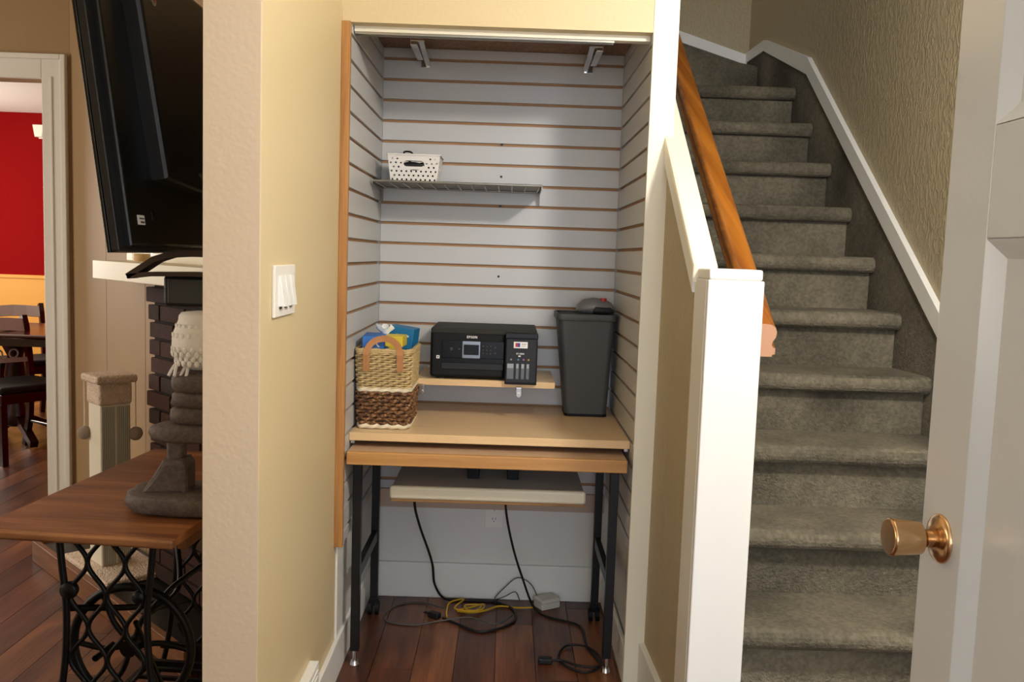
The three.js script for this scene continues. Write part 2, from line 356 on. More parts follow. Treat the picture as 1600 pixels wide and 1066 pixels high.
{ const g = ext([[-0.4, 2.96], [1.285, 2.455], [1.285, 2.51], [-0.4, 3.03]], 0.02); g.translate(0, 0, -5.10);
  const p = g.attributes.position; struct('trim_6', grainUV(g, 'x'), M.white, 'white skirting trim on back wall at top of the stairs', 'trim'); }
// knee wall beside the stairs, cap and newel
{
  const capH = d => 1.345 + 0.86 * (d - 2.29), sk = d => -0.036 * (d - 2.3);
  const mk = (poly, x0, x1, bev = 0) => { const g = ext(poly.map(([d, h]) => [-d, h]), x1 - x0, bev); g.rotateY(-Math.PI / 2); const p = g.attributes.position; for (let i = 0; i < p.count; i++) p.setX(i, p.getX(i) + x1 + sk(-p.getZ(i))); g.computeVertexNormals(); return grainUV(g, 'z'); };
  struct('wall_knee', mk([[2.29, 0], [2.29, capH(2.29) - 0.05], [3.3, capH(3.3) - 0.05], [3.3, 0]], 0.488, 0.524), M.plaster, 'tan textured knee wall behind the newel post', 'wall');
  struct('trim_7', mk([[2.30, capH(2.30) - 0.046], [2.30, capH(2.30)], [3.45, capH(3.45)], [3.45, capH(3.45) - 0.046]], 0.482, 0.531, 0.008), M.cream, 'sloping white cap along top of the knee wall', 'trim');
  struct('trim_8', mk([[2.315, capH(2.315) - 0.085], [2.315, capH(2.315) - 0.047], [2.76, capH(2.76) - 0.047], [2.76, capH(2.76) - 0.085]], 0.480, 0.489, 0.003), M.white, 'white moulding under the knee wall cap', 'trim');
  struct('baseboard_knee', mk([[2.32, 0], [2.32, 0.15], [2.74, 0.15], [2.74, 0]], 0.474, 0.488, 0.003), M.white, 'white baseboard of the knee wall', 'baseboard');
  const t = thing('newel_post', 'boxed white newel post at foot of the stairs', 'post', [0.553, 0, -2.24]);
  mesh('core', bb(-0.062, 0.062, 0, 1.335, -0.072, 0.058, 0.004, 'y'), M.cream, t);
  mesh('face_board', bb(-0.068, 0.069, 0, 1.318, 0.055, 0.074, 0.004, 'y'), M.white, t);
  mesh('side_board', bb(-0.069, -0.058, 0, 1.318, -0.076, 0.054, 0.002, 'y'), M.white, t);
  mesh('cap', bb(-0.066, 0.065, 1.318, 1.345, -0.074, 0.072, 0.006), M.white, t);
}
// oak handrail with its moulded section and raw cut end
{
  const t = thing('handrail', 'varnished orange oak handrail sloping up behind the newel post', 'handrail', [0.676, 1.162, -2.33]);
  const half = [[0.0, 0.043], [0.018, 0.041], [0.028, 0.034], [0.032, 0.022], [0.030, 0.008], [0.022, -0.004], [0.020, -0.012], [0.024, -0.018], [0.030, -0.020], [0.030, -0.036], [0.022, -0.038], [0.022, -0.043]];
  const prof = [...half, ...half.slice(1).reverse().map(([x, y]) => [-x, y])];
  const d = [0, 0.10, 1.9];
  const rings = d.map(q => prof.map(([x, y]) => [x - 0.068 * q, y + 0.872 * q, -q]));
  const g = loft(rings, false, false); mesh('rail', grainUV(g, 'z'), M.rail, t);
  const e = ext(prof, 0.002); e.translate(0, 0, -0.0005); mesh('cut_end', e, M.rawEnd, t, 'pale pinkish raw cut end of the rail');
  for (const q of [0.25, 1.0]) mesh('bracket', [rod([-0.068 * q, -0.03 + 0.872 * q, -q], [-0.05 - 0.068 * q, -0.12 + 0.872 * q, -q], 0.006), rod([-0.05 - 0.068 * q, -0.12 + 0.872 * q, -q], [-0.146 - 0.036 * q, -0.13 + 0.872 * q, -q], 0.006)], M.brass, t);
}

// ---------------------------------------------------------------- panelled door standing open on the right
{
  const D = struct('door_1', null, null, 'white panelled door standing open with a brass knob', 'door');
  D.position.set(0.64, 0, -1.324);                         // free edge of the leaf; local x runs to the hinge, local z is the knob face
  D.rotation.y = -Math.PI / 2;                             // local +x -> +z, local +z -> -x
  const WD = 0.86, T = 0.04, st = 0.118;
  const slab = (n, x0, x1, y0, y1, r = 0.003) => mesh(n, bb(x0, x1, y0, y1, -T, 0, r, 'y'), M.doorPaint, D);
  slab('stile', 0, st, 0.01, 2.03); slab('stile', WD - st, WD, 0.01, 2.03);
  slab('rail', st - 0.001, WD - st + 0.001, 0.01, 0.23); slab('rail', st - 0.001, WD - st + 0.001, 1.403, 1.554); slab('rail', st - 0.001, WD - st + 0.001, 1.90, 2.03);
  for (const [y0, y1] of [[0.23, 1.403], [1.554, 1.90]]) {
    mesh('panel', bb(st - 0.001, WD - st + 0.001, y0, y1, -T + 0.008, -0.016), M.doorPaint, D);
    const s = 0.026, mould = (poly) => poly;
    // sloping moulding around the recess: four mitred wedges
    const w = (a, b, c, e) => { const g = loft([[a, b, [b[0], b[1], -0.02], [a[0], a[1], -0.02]].map(q => q), [e, c, [c[0], c[1], -0.02], [e[0], e[1], -0.02]]], true, true); return g; };
    const o = [[st, y0, 0], [WD - st, y0, 0], [WD - st, y1, 0], [st, y1, 0]], i = [[st + s, y0 + s, -0.016], [WD - st - s, y0 + s, -0.016], [WD - st - s, y1 - s, -0.016], [st + s, y1 - s, -0.016]];
    const quads = [];
    for (let k = 0; k < 4; k++) { const n = (k + 1) % 4; quads.push(loft([[o[k], o[n], [o[n][0], o[n][1], -0.018], [o[k][0], o[k][1], -0.018]].map(q => q.slice()), [i[k], i[n], [i[n][0], i[n][1], -0.018], [i[k][0], i[k][1], -0.018]].map(q => q.slice())], false, false)); }
    mesh('moulding', quads, M.doorPaint, D);
  }
  const knob = new THREE.Group(); knob.name = 'door_knob'; knob.position.set(0.060, 0.972, 0); D.add(knob);
  const rosette = lathe([[0, 0.012], [0.016, 0.012], [0.020, 0.010], [0.027, 0.008], [0.033, 0.006], [0.0355, 0.003], [0.0355, 0]], 40); rosette.rotateX(Math.PI / 2);
  mesh('rosette', rosette, M.brass, knob);
  const kn = lathe([[0.013, 0.008], [0.013, 0.022], [0.0155, 0.027], [0.0235, 0.031], [0.0275, 0.072], [0.0268, 0.075], [0.024, 0.077], [0, 0.0765]], 40); kn.rotateX(Math.PI / 2);
  mesh('handle', kn, M.brass, knob);
}

// ---------------------------------------------------------------- living room shell
struct('wall_front', [bb(-4.9, -0.30, 0, 2.52, -0.46, -0.36), bb(0.68, 0.80, 0, 2.52, -0.46, -0.36)], M.hallPaint, 'beige wall on both sides of the hall entrance', 'wall');
struct('wall_hall', [bb(-1.1, -1.0, 0, 2.52, -0.36, 3.6), bb(-1.0, -0.85, 0, 2.52, 3.6, 3.7), bb(1.35, 1.9, 0, 2.52, 3.6, 3.7), bb(-0.85, 1.35, 0, 0.6, 3.6, 3.7), bb(-0.85, 1.35, 2.3, 2.52, 3.6, 3.7)], M.whiteWall, 'white hall walls around the wide window behind the viewer', 'wall');
struct('wall_hall_right', [bb(1.6, 1.7, 0, 2.52, -0.45, 0.15), bb(1.6, 1.7, 0, 2.52, 2.15, 3.7), bb(1.6, 1.7, 0, 0.7, 0.15, 2.15), bb(1.6, 1.7, 2.3, 2.52, 0.15, 2.15)], M.whiteWall, 'white right wall of the hall around its side window', 'wall');
{ const w = struct('window_3', null, null, 'side window of the hall', 'window'); mesh('frame', [bb(1.61, 1.67, 0.7, 0.75, 0.15, 2.15), bb(1.61, 1.67, 2.25, 2.3, 0.15, 2.15), bb(1.61, 1.67, 0.75, 2.25, 0.15, 0.2), bb(1.61, 1.67, 0.75, 2.25, 2.1, 2.15)], M.white, w); mesh('pane', bb(1.635, 1.64, 0.75, 2.25, 0.2, 2.1), M.glass, w); }
{ const w = struct('window_1', null, null, 'wide hall window', 'window'); mesh('frame', [bb(-0.85, 1.35, 0.6, 0.65, 3.61, 3.67), bb(-0.85, 1.35, 2.25, 2.3, 3.61, 3.67), bb(-0.85, -0.8, 0.65, 2.25, 3.61, 3.67), bb(1.3, 1.35, 0.65, 2.25, 3.61, 3.67)], M.white, w); mesh('pane', bb(-0.8, 1.3, 0.65, 2.25, 3.635, 3.64), M.glass, w); }
struct('wall_living_left', [bb(-4.9, -4.8, 0, 0.8, -4.3, -0.46), bb(-4.9, -4.8, 2.2, 2.52, -4.3, -0.46), bb(-4.9, -4.8, 0.8, 2.2, -4.3, -3.15), bb(-4.9, -4.8, 0.8, 2.2, -0.85, -0.46)], M.tan, 'tan living room wall with a window opening', 'wall');
{ const w = struct('window_2', null, null, 'living room window', 'window'); mesh('frame', [bb(-4.89, -4.81, 0.8, 0.85, -3.15, -0.85), bb(-4.89, -4.81, 2.15, 2.2, -3.15, -0.85), bb(-4.89, -4.81, 0.85, 2.15, -3.15, -3.1), bb(-4.89, -4.81, 0.85, 2.15, -0.9, -0.85)], M.white, w); mesh('pane', bb(-4.86, -4.855, 0.85, 2.15, -3.1, -0.9), M.glass, w); }
struct('wall_far', [bb(-4.9, -3.05, 0, 2.52, -4.3, -4.2), bb(-3.05, -2.145, 2.09, 2.52, -4.3, -4.2), bb(-2.145, -2.03, 0, 2.52, -4.3, -4.2)], M.tan, 'tan far wall of the living room around the dining doorway', 'wall');
// white casing of the doorway: stepped boards
{
  const t = struct('trim_9', null, null, 'white stepped casing around the dining room doorway', 'trim');
  mesh('jamb', bb(-2.15, -2.04, 0, 2.2, -4.2, -4.178, 0.004, 'y'), M.white, t); mesh('bead', bb(-2.062, -2.038, 0, 2.2, -4.178, -4.166, 0.004, 'y'), M.white, t); mesh('bead', bb(-2.112, -2.100, 0, 2.1, -4.178, -4.172, 0.003, 'y'), M.white, t);
  mesh('head', bb(-3.16, -2.15, 2.09, 2.2, -4.2, -4.178, 0.004), M.white, t); mesh('bead', bb(-3.16, -2.062, 2.176, 2.2, -4.178, -4.166, 0.004), M.white, t);
  mesh('jamb', bb(-3.16, -3.05, 0, 2.09, -4.2, -4.178, 0.004, 'y'), M.white, t); mesh('lining', bb(-2.155, -2.145, 0, 2.09, -4.3, -4.2), M.white, t);
}
// diagonal corner wall of boards, with the fireplace on it
const FO = [-2.03, 0, -4.2], FT = -Math.PI / 4;
{
  const w = struct('wall_diagonal', null, null, 'tan panelled wall across the corner behind the fireplace', 'wall'); w.position.set(...FO); w.rotation.y = FT;
  mesh('backing', bb(0, 1.96, 0, 2.52, -0.06, -0.006), M.gap, w);
  for (let k = 0; k < 5; k++) mesh('panel', bb(k * 0.4 + 0.0015, Math.min(1.96, k * 0.4 + 0.3985), 0, 2.52, -0.006, 0, 0.001, 'y'), M.tan, w);
}
{
  const t = thing('fireplace', 'dark red brick corner fireplace with a slate hearth in the living room', 'fireplace', FO, FT);
  mesh('mortar', bb(1.09, 1.86, 0.08, 1.21, 0.001, 0.088), M.mortar, t);
  const bg = [0.195, 0.092, 0.15].map(w => bx(w, 0.056, 0.1, 0, 0, 0, 0.004));
  let row = 0;
  for (let y = 0.084; y < 1.18; y += 0.066, row++) {
    let x = 1.065 + (row % 2 ? 0 : 0.012) - (row % 6 === 4 ? 0.03 : 0) + rr(-0.006, 0.006), first = true;
    while (x < 1.76) { const k = first && row % 2 ? 1 : 0, w = [0.195, 0.092, 0.15][k]; if (x + w > 1.86) break; const b = mesh('brick', bg[k], brickMats[Math.floor(rnd() * 3)], t); b.position.set(x + w / 2, y + 0.03, 0.05 + rr(-0.002, 0.003)); x += w + 0.010; first = false; }
  }
  mesh('hearth_base', bb(0.40, 1.76, 0, 0.07, 0.002, 0.285), M.mortar, t);
  for (let i = 0; i < 4; i++) mesh('slate_tile', bb(0.42 + i * 0.33, 0.745 + i * 0.33, 0.07, 0.08, 0.004, 0.285, 0.0015), M.slate, t);
  mesh('hearth_edge', bb(0.38, 1.80, 0, 0.088, 0.285, 0.31, 0.003), M.hearthWood, t); mesh('hearth_edge', bb(0.38, 0.42, 0, 0.088, 0.002, 0.285, 0.003, 'z'), M.hearthWood, t);
}
{
  const t = thing('mantel_shelf', 'thick cream mantel shelf above the brick fireplace', 'mantel', [FO[0] + 0.707 * 0.686, 1.213, FO[2] + 0.707 * 0.686], FT);
  mesh('board', bb(0, 1.17, 0, 0.074, 0.002, 0.163, 0.004), M.cream, t);
  mesh('back_rail', bb(0, 1.17, 0.074, 0.112, 0.002, 0.028, 0.004), M.cream, t);
}
{
  const p = [FO[0] + 0.707 * (0.686 + 0.30 - 0.09), 1.287, FO[2] + 0.707 * (0.686 + 0.30 + 0.09)];
  const t = thing('candle_jar', 'small amber candle jar on the mantel shelf', 'candle', p);
  mesh('wax', cyl(0.03, 0.03, 0.030, 0, 0.018, 0), M.candle, t); mesh('jar', lathe([[0.0, 0.001], [0.034, 0.001], [0.036, 0.06], [0.032, 0.06], [0.031, 0.003], [0.0, 0.003]]), M.glass, t);
}
// ---------------------------------------------------------------- dining room shell
struct('wall_dining_back', [bb(-5.4, -1.2, 1.03, 2.45, -8.0, -7.9)], M.redPaint, 'deep red upper wall of the dining room', 'wall');
struct('wall_dining_lower', [bb(-5.4, -1.2, 0, 1.03, -8.0, -7.9)], M.yellowPaint, 'orange-yellow lower wall of the dining room', 'wall');
struct('wall_dining_left', [bb(-5.5, -5.4, 0, 0.9, -8.0, -4.3), bb(-5.5, -5.4, 2.1, 2.45, -8.0, -4.3), bb(-5.5, -5.4, 0.9, 2.1, -8.0, -7.0), bb(-5.5, -5.4, 0.9, 2.1, -5.4, -4.3)], M.redPaint, 'red dining room side wall with a window opening', 'wall');
struct('wall_dining_right', bb(-1.3, -1.2, 0, 2.45, -7.9, -4.3), M.redPaint, 'red dining room end wall', 'wall');
struct('trim_10', bb(-5.4, -1.3, 1.02, 1.05, -7.9, -7.885, 0.003), M.yellowPaint, 'narrow rail between the red and yellow dining room paint', 'trim');

// ceiling lamp of the hall, in front of the stairs
{
  const t = thing('ceiling_lamp', 'round white glass ceiling lamp in the hall', 'lamp', [0.98, 2.52, -1.25]);
  mesh('base', cyl(0.13, 0.13, 0.02, 0, -0.011, 0, 32), M.white, t);
  const g = lathe([[0.0, -0.105], [0.05, -0.10], [0.10, -0.075], [0.125, -0.045], [0.125, -0.021]], 32);
  mesh('globe', g, std(0xffffff, 0.4, { emissive: 0xfff4e2, emissiveIntensity: 1.2 }), t);
  const l = new THREE.PointLight(0xfff9f0, 11); l.position.set(0, -0.13, 0); l.shadow.radius = 5; l.castShadow = true; t.add(l);
}
// ================================================================ THINGS IN THE ALCOVE
const HD = 0.782;
{
  const t = thing('shelf_board', 'pale wood laminate desk shelf spanning the alcove under the basket and bin', 'shelf', [-0.04, HD - 0.025, -3.13]);
  mesh('top', bb(-0.449, 0.449, 0, 0.025, -0.305, 0.30, 0.002), M.laminate, t);
  mesh('edge_band', bb(-0.449, 0.449, -0.001, 0.0255, 0.30, 0.312, 0.002), M.laminateEdge, t);
  for (const s of [-1, 1]) mesh('bracket', bb(s * 0.440 - 0.006, s * 0.440 + 0.006, -0.014, -0.001, 0.02, 0.29), M.chrome, t);
}
{
  const t = thing('desk', 'computer desk with oak-edged top and black steel legs under the laminate shelf', 'desk', [-0.045, 0, -3.05]);
  const X0 = -0.438, X1 = 0.438;
  mesh('desktop', bb(X0, X1, 0.697, 0.735, -0.32, 0.29, 0.002), M.oakTop, t);
  mesh('edge_band', bb(X0, X1, 0.695, 0.736, 0.29, 0.31, 0.004), M.oakEdge, t);
  const lx = [-0.418, 0.412];
  for (const x of lx) {
    const f = mesh('front_leg', bb(x - 0.014, x + 0.014, 0.05, 0.696, 0.19, 0.218, 0.002, 'y'), M.blackMetal, t);
    mesh('levelling_foot', [cyl(0.007, 0.007, 0.04, x, 0.03, 0.204, 12), cyl(0.012, 0.017, 0.012, x, 0.008, 0.204, 20)], M.chrome, f);
    const b = mesh('rear_leg', bb(x - 0.014, x + 0.014, 0.065, 0.696, -0.234, -0.206, 0.002, 'y'), M.blackMetal, t);
    const c = mesh('caster', [cyl(0.025, 0.025, 0.014, x - 0.013, 0.0255, -0.215, 20, [0, 0, Math.PI / 2]), cyl(0.025, 0.025, 0.014, x + 0.013, 0.0255, -0.215, 20, [0, 0, Math.PI / 2]), bb(x - 0.016, x + 0.016, 0.035, 0.066, -0.236, -0.204, 0.004)], M.blackPlastic, b);
    mesh('side_rail', [bb(x - 0.010, x + 0.010, 0.285, 0.325, -0.206, 0.19, 0.002, 'z')], M.blackMetal, t);
    mesh('top_rail', [bb(x - 0.010, x + 0.010, 0.664, 0.696, -0.206, 0.19, 0.002, 'z')], M.blackMetal, t);
  }
  const k = mesh('keyboard_tray', bb(-0.310, 0.318, 0.574, 0.598, -0.12, 0.17, 0.002), M.traySurface, t);
  mesh('front_edge', bb(-0.316, 0.324, 0.558, 0.602, 0.17, 0.195, 0.010), M.trayEdge, k);
  mesh('underside', bb(-0.312, 0.320, 0.549, 0.574, -0.12, 0.188, 0.002), M.trayUnder, k);
  for (const x of [-0.05, 0.085]) mesh('tray_bracket', [bb(x - 0.02, x + 0.02, 0.598, 0.697, -0.10, 0.05, 0.003), ext([[x - 0.02, 0.64], [x + 0.02, 0.64], [x + 0.012, 0.612], [x - 0.008, 0.612]], 0.06)], M.blackPlastic, t);
}
// printer shelf on slat brackets
{
  const t = thing('printer_shelf', 'small pale wood shelf on chrome brackets under the printer', 'shelf', [-0.066, 0.90, -3.265]);
  mesh('board', bb(-0.244, 0.244, 0, 0.022, -0.162, 0.150, 0.002), M.laminate, t);
  mesh('edge_band', bb(-0.244, 0.244, 0, 0.0222, 0.150, 0.157, 0.001), M.laminateEdge, t);
  for (const x of [-0.222, 0.118]) {
    const b = mesh('bracket', [bb(x - 0.004, x + 0.004, -0.022, -0.001, -0.17, 0.155, 0.001), bb(x - 0.009, x + 0.009, -0.034, 0.03, -0.172, -0.163, 0.001)], M.chrome, t);
    mesh('clip', [bb(x - 0.011, x + 0.011, -0.026, 0.004, 0.158, 0.168, 0.003), cyl(0.008, 0.008, 0.014, x, -0.024, 0.163, 16, [Math.PI / 2, 0, 0])], M.chrome, b);
  }
}
const font = await new FontLoader().loadAsync('fonts/droid/droid_sans_bold.typeface.json');
function lettering(txt, size, x, y, z) { const g = new TextGeometry(txt, { font, size, depth: 0.0006, curveSegments: 4 }); g.computeBoundingBox(); const w = g.boundingBox.max.x - g.boundingBox.min.x; g.translate(x - w / 2, y, z); return g.index ? g.toNonIndexed() : g; }
{
  const t = thing('printer', 'black inkjet printer with ink tank block at its right end', 'printer', [-0.075, 0.922, -3.24]);
  const W = 0.187;
  mesh('body', bb(-W, 0.075, 0.006, 0.172, -0.15, 0.125, 0.012), M.blackPlastic, t);
  mesh('body', bb(0.07, W - 0.001, 0.006, 0.172, -0.15, 0.12, 0.008), M.blackPlastic, t);
  mesh('scanner_lid', bb(-W + 0.002, W - 0.002, 0.160, 0.180, -0.15, 0.128, 0.005), M.blackTop, t);
  mesh('foot', [bb(-W + 0.02, -W + 0.05, 0, 0.008, 0.06, 0.10), bb(W - 0.05, W - 0.02, 0, 0.008, 0.06, 0.10), bb(-W + 0.02, -W + 0.05, 0, 0.008, -0.13, -0.09), bb(W - 0.05, W - 0.02, 0, 0.008, -0.13, -0.09)], M.blackPlastic, t);
  const panel = mesh('control_panel', bb(-W + 0.040, 0.070, 0.076, 0.136, 0.124, 0.1275, 0.001), M.blackGloss, t);
  const scr = mesh('screen', bb(-0.075, -0.012, 0.076, 0.136, 0.127, 0.1305, 0.001), M.silver, panel, 'silver-framed display');
  mesh('display', bb(-0.070, -0.017, 0.088, 0.124, 0.1305, 0.1312), M.blackGloss, scr);
  const btn = []; for (let i = 0; i < 3; i++) for (let j = 0; j < 3; j++) btn.push(cyl(0.0028, 0.0028, 0.001, -0.002 + i * 0.013, 0.094 + j * 0.013, 0.128, 10, [Math.PI / 2, 0, 0]));
  for (let j = 0; j < 2; j++) btn.push(cyl(0.0035, 0.0035, 0.001, 0.04, 0.096 + j * 0.02, 0.128, 10, [Math.PI / 2, 0, 0]));
  btn.push(cyl(0.0035, 0.0035, 0.001, -0.086, 0.107, 0.128, 10, [Math.PI / 2, 0, 0]), cyl(0.006, 0.006, 0.001, -0.113, 0.107, 0.128, 14, [Math.PI / 2, 0, 0]));
  mesh('buttons', btn, M.marks, panel);
  mesh('paper_slot', bb(-W + 0.042, 0.070, 0.060, 0.075, 0.120, 0.1262), M.blackGloss, t);
  mesh('output_tray', bb(-W + 0.040, 0.070, 0.036, 0.058, 0.120, 0.1285, 0.002), M.greyPlastic, t);
  mesh('logo', lettering('EPSON', 0.0085, -0.043, 0.146, 0.1255), M.label, t);
  mesh('square_mark', [bb(-W + 0.022, -W + 0.033, 0.072, 0.083, 0.1245, 0.1256)], M.label, t, 'small white square marking');
  mesh('square_mark', [bb(-W + 0.0255, -W + 0.0295, 0.0755, 0.0795, 0.1250, 0.1259)], M.blackPlastic, t);
  const tank = mesh('ink_tank', bb(0.076, W, -0.008, 0.156, 0.122, 0.155, 0.003), M.blackPlastic, t);
  mesh('tank_lid', bb(0.074, W + 0.001, 0.152, 0.172, 0.10, 0.156, 0.003), M.blackGloss, t);
  mesh('tank_face', bb(0.080, W - 0.004, 0.0, 0.150, 0.154, 0.1565, 0.001), M.greyPlastic, tank);
  const st = mesh('sticker', bb(0.104, 0.152, 0.120, 0.142, 0.1565, 0.1572), M.label, tank, 'white sticker with red and blue print');
  mesh('print', bb(0.110, 0.119, 0.124, 0.138, 0.1570, 0.1575), M.red, st); mesh('print', bb(0.119, 0.126, 0.124, 0.138, 0.1570, 0.1575), std(0x2a3f8a, 0.6), st);
  mesh('print', [bb(0.131, 0.147, 0.133, 0.1355, 0.1570, 0.1575), bb(0.131, 0.145, 0.127, 0.1285, 0.1570, 0.1575)], M.print, st);
  mesh('print', [lettering('ET-2850', 0.0055, 0.127, 0.098, 0.1565), bb(0.121, 0.129, 0.090, 0.0945, 0.1565, 0.1571)], M.label, tank);
  [[0.083, 0.106], [0.114, 0.124], [0.132, 0.143], [0.150, 0.160]].forEach(([a, b], i) => {
    const w = mesh('ink_window', bb(a, b, 0.012, 0.066, 0.1562, 0.1575, 0.0005), std(0x5d6165, 0.3), tank); mesh('ink_level', bb(a + 0.001, b - 0.001, 0.050, 0.065, 0.1573, 0.1579), std(0x9ea2a4, 0.3), w);
    mesh('dot', cyl(0.0035, 0.0035, 0.001, (a + b) / 2 + 0.002, 0.080, 0.1568, 10, [Math.PI / 2, 0, 0]), std([0x8a8a8a, 0x2b7f9a, 0xa06090, 0xa98e3a][i], 0.5), tank);
  });
}
// slim waste bin
{
  const t = thing('waste_bin', 'slim dark grey plastic waste bin on right end of the laminate shelf', 'bin', [0.302, HD + 0.0005, -3.315]);
  const R = (f, y, e = 0) => rrect((0.076 + 0.027 * f) - e, (0.076 + 0.024 * f) - e, 0.02 - e * 0.5, y, -0.013 * f, 0.0, 6);
  mesh('shell', loft([R(0, 0.004, 0.004), R(0, 0.0), R(0.02, 0.006), R(1, 0.372), R(1, 0.372, 0.004), R(0.03, 0.01, 0.004)], true, true), M.bin, t);
  const rim = loft([R(1, 0.352, -0.003), R(1, 0.356, -0.006), R(1, 0.374, -0.006), R(1, 0.377, -0.002), R(1, 0.376, 0.003)], false, false); mesh('rim', rim, M.bin, t);
  mesh('foot_band', loft([R(0, 0.0, -0.002), R(0.02, 0.010, -0.002)], true, true), M.blackPlastic, t);
}
{
  const t = thing('handheld_vacuum', 'small grey handheld vacuum with a red button lying across the bin top', 'vacuum', [0.325, HD + 0.397, -3.270], 0.15);
  const ring = (x, ry, rz, cy) => Array.from({ length: 18 }, (_, i) => { const a = -i / 18 * Math.PI * 2; return [x, cy + Math.sin(a) * ry * (Math.sin(a) < 0 ? 0.85 : 1), Math.cos(a) * rz]; });
  const body = [[-0.072, 0.004, 0.01, -0.006], [-0.066, 0.016, 0.03, -0.002], [-0.045, 0.028, 0.044, 0.004], [-0.01, 0.034, 0.05, 0.006], [0.03, 0.031, 0.05, 0.003], [0.055, 0.025, 0.044, -0.002], [0.066, 0.014, 0.03, -0.006], [0.069, 0.004, 0.01, -0.008]];
  mesh('body', loft(body.map(q => ring(...q))), std(0x77787a, 0.4), t);
  mesh('nozzle', loft([[-0.02, 0.014, 0.02, -0.004], [-0.012, 0.019, 0.030, -0.004], [0.04, 0.018, 0.030, -0.006], [0.058, 0.010, 0.02, -0.008]].map(q => ring(...q).map(([x, y, z]) => [x, y, z + 0.026]))), M.greyPlastic, t);
  mesh('button', cyl(0.012, 0.013, 0.012, 0.022, 0.0320, 0.022, 18), M.red, t, 'red power button');
  mesh('marking', band([[-0.018, 0.0405, 0.004], [-0.010, 0.0408, 0.010], [0.000, 0.041, 0.006]], [0, 0.2, 1], 0.003, 0.001), M.label, t);
}
// two-tone woven basket
{
  const t = thing('woven_basket', 'two-tone woven basket with leather handles on left end of the laminate shelf', 'basket', [-0.392, HD + 0.0005, -3.005]);
  const H = 0.262, hw = y => 0.080 + 0.011 * y / H, hd = y => 0.118 + 0.010 * y / H;
  const weave = (y0, y1, rows, amp, r, ph) => {
    const gs = [], ns = 44;
    for (let k = 0; k < rows; k++) {
      const y = y0 + (k + 0.5) * (y1 - y0) / rows, base = rrect(hw(y), hd(y), 0.022, y, 0, 0, 4), pts = [];
      // resample evenly
      const crv = new THREE.CatmullRomCurve3(base.map(p => V(...p)), true, 'catmullrom', 0.1), N = ns * 4;
      for (let i = 0; i < N; i++) { const p = crv.getPointAt(i / N), tg = crv.getTangentAt(i / N), nrm = V(tg.z, 0, -tg.x); const a = Math.sin((i / N * ns + k) * Math.PI + ph) * amp; p.addScaledVector(nrm, a); p.y += Math.sin((i / N * ns + k) * Math.PI + 1.2) * amp * 0.5; pts.push(p); }
      gs.push(new THREE.TubeGeometry(new THREE.CatmullRomCurve3(pts, true), N, r, 5, true).toNonIndexed());
    }
    return gs;
  };
  const uvw = gs => gs.map(g => grainUV(g, 'x', rnd(), rnd()));
  const lo = mesh('lower_weave', uvw(weave(0.014, 0.124, 9, 0.0046, 0.0068, 0)), M.reedBrown, t); lo.userData.kind = 'stuff'; lo.userData.label = 'dark brown lower half of the weave';
  const up = mesh('upper_weave', uvw(weave(0.134, 0.250, 15, 0.0028, 0.0046, 0)), M.reed, t); up.userData.kind = 'stuff'; up.userData.label = 'straw-coloured upper half of the weave';
  const pale = (y, r) => weave(y, y + 0.001, 1, 0.0022, r, 0.4);
  mesh('base_band', [...pale(0.008, 0.0085), ...pale(0.012, 0.006)], M.reedPale, t); mesh('middle_band', [...pale(0.127, 0.006), ...pale(0.133, 0.005)], M.reedPale, t); mesh('rim', [...pale(0.252, 0.006), ...pale(0.258, 0.0065)], M.reed, t);
  mesh('lining', loft([rrect(0.076, 0.113, 0.02, 0.006), rrect(0.086, 0.123, 0.02, 0.254), rrect(0.083, 0.120, 0.02, 0.254), rrect(0.074, 0.111, 0.02, 0.010)], true, true), M.reedBrown, t);
  for (const s of [1, -1]) {
    const path = []; const lean = s > 0 ? 0.012 : 0;
    path.push([-0.055, 0.192, s * 0.1345]); path.push([-0.055, 0.225, s * 0.136]);
    for (let i = 0; i <= 16; i++) { const a = Math.PI - Math.PI * i / 16; path.push([Math.cos(a) * 0.055, 0.245 + Math.sin(a) * 0.052, s * (0.138 - Math.sin(a) * lean)]); }
    path.push([0.055, 0.225, s * 0.136]); path.push([0.055, 0.192, s * 0.1345]);
    mesh('handle', band(path, [0, 0.0, 1], 0.007, 0.020), M.leather, t);
  }
}
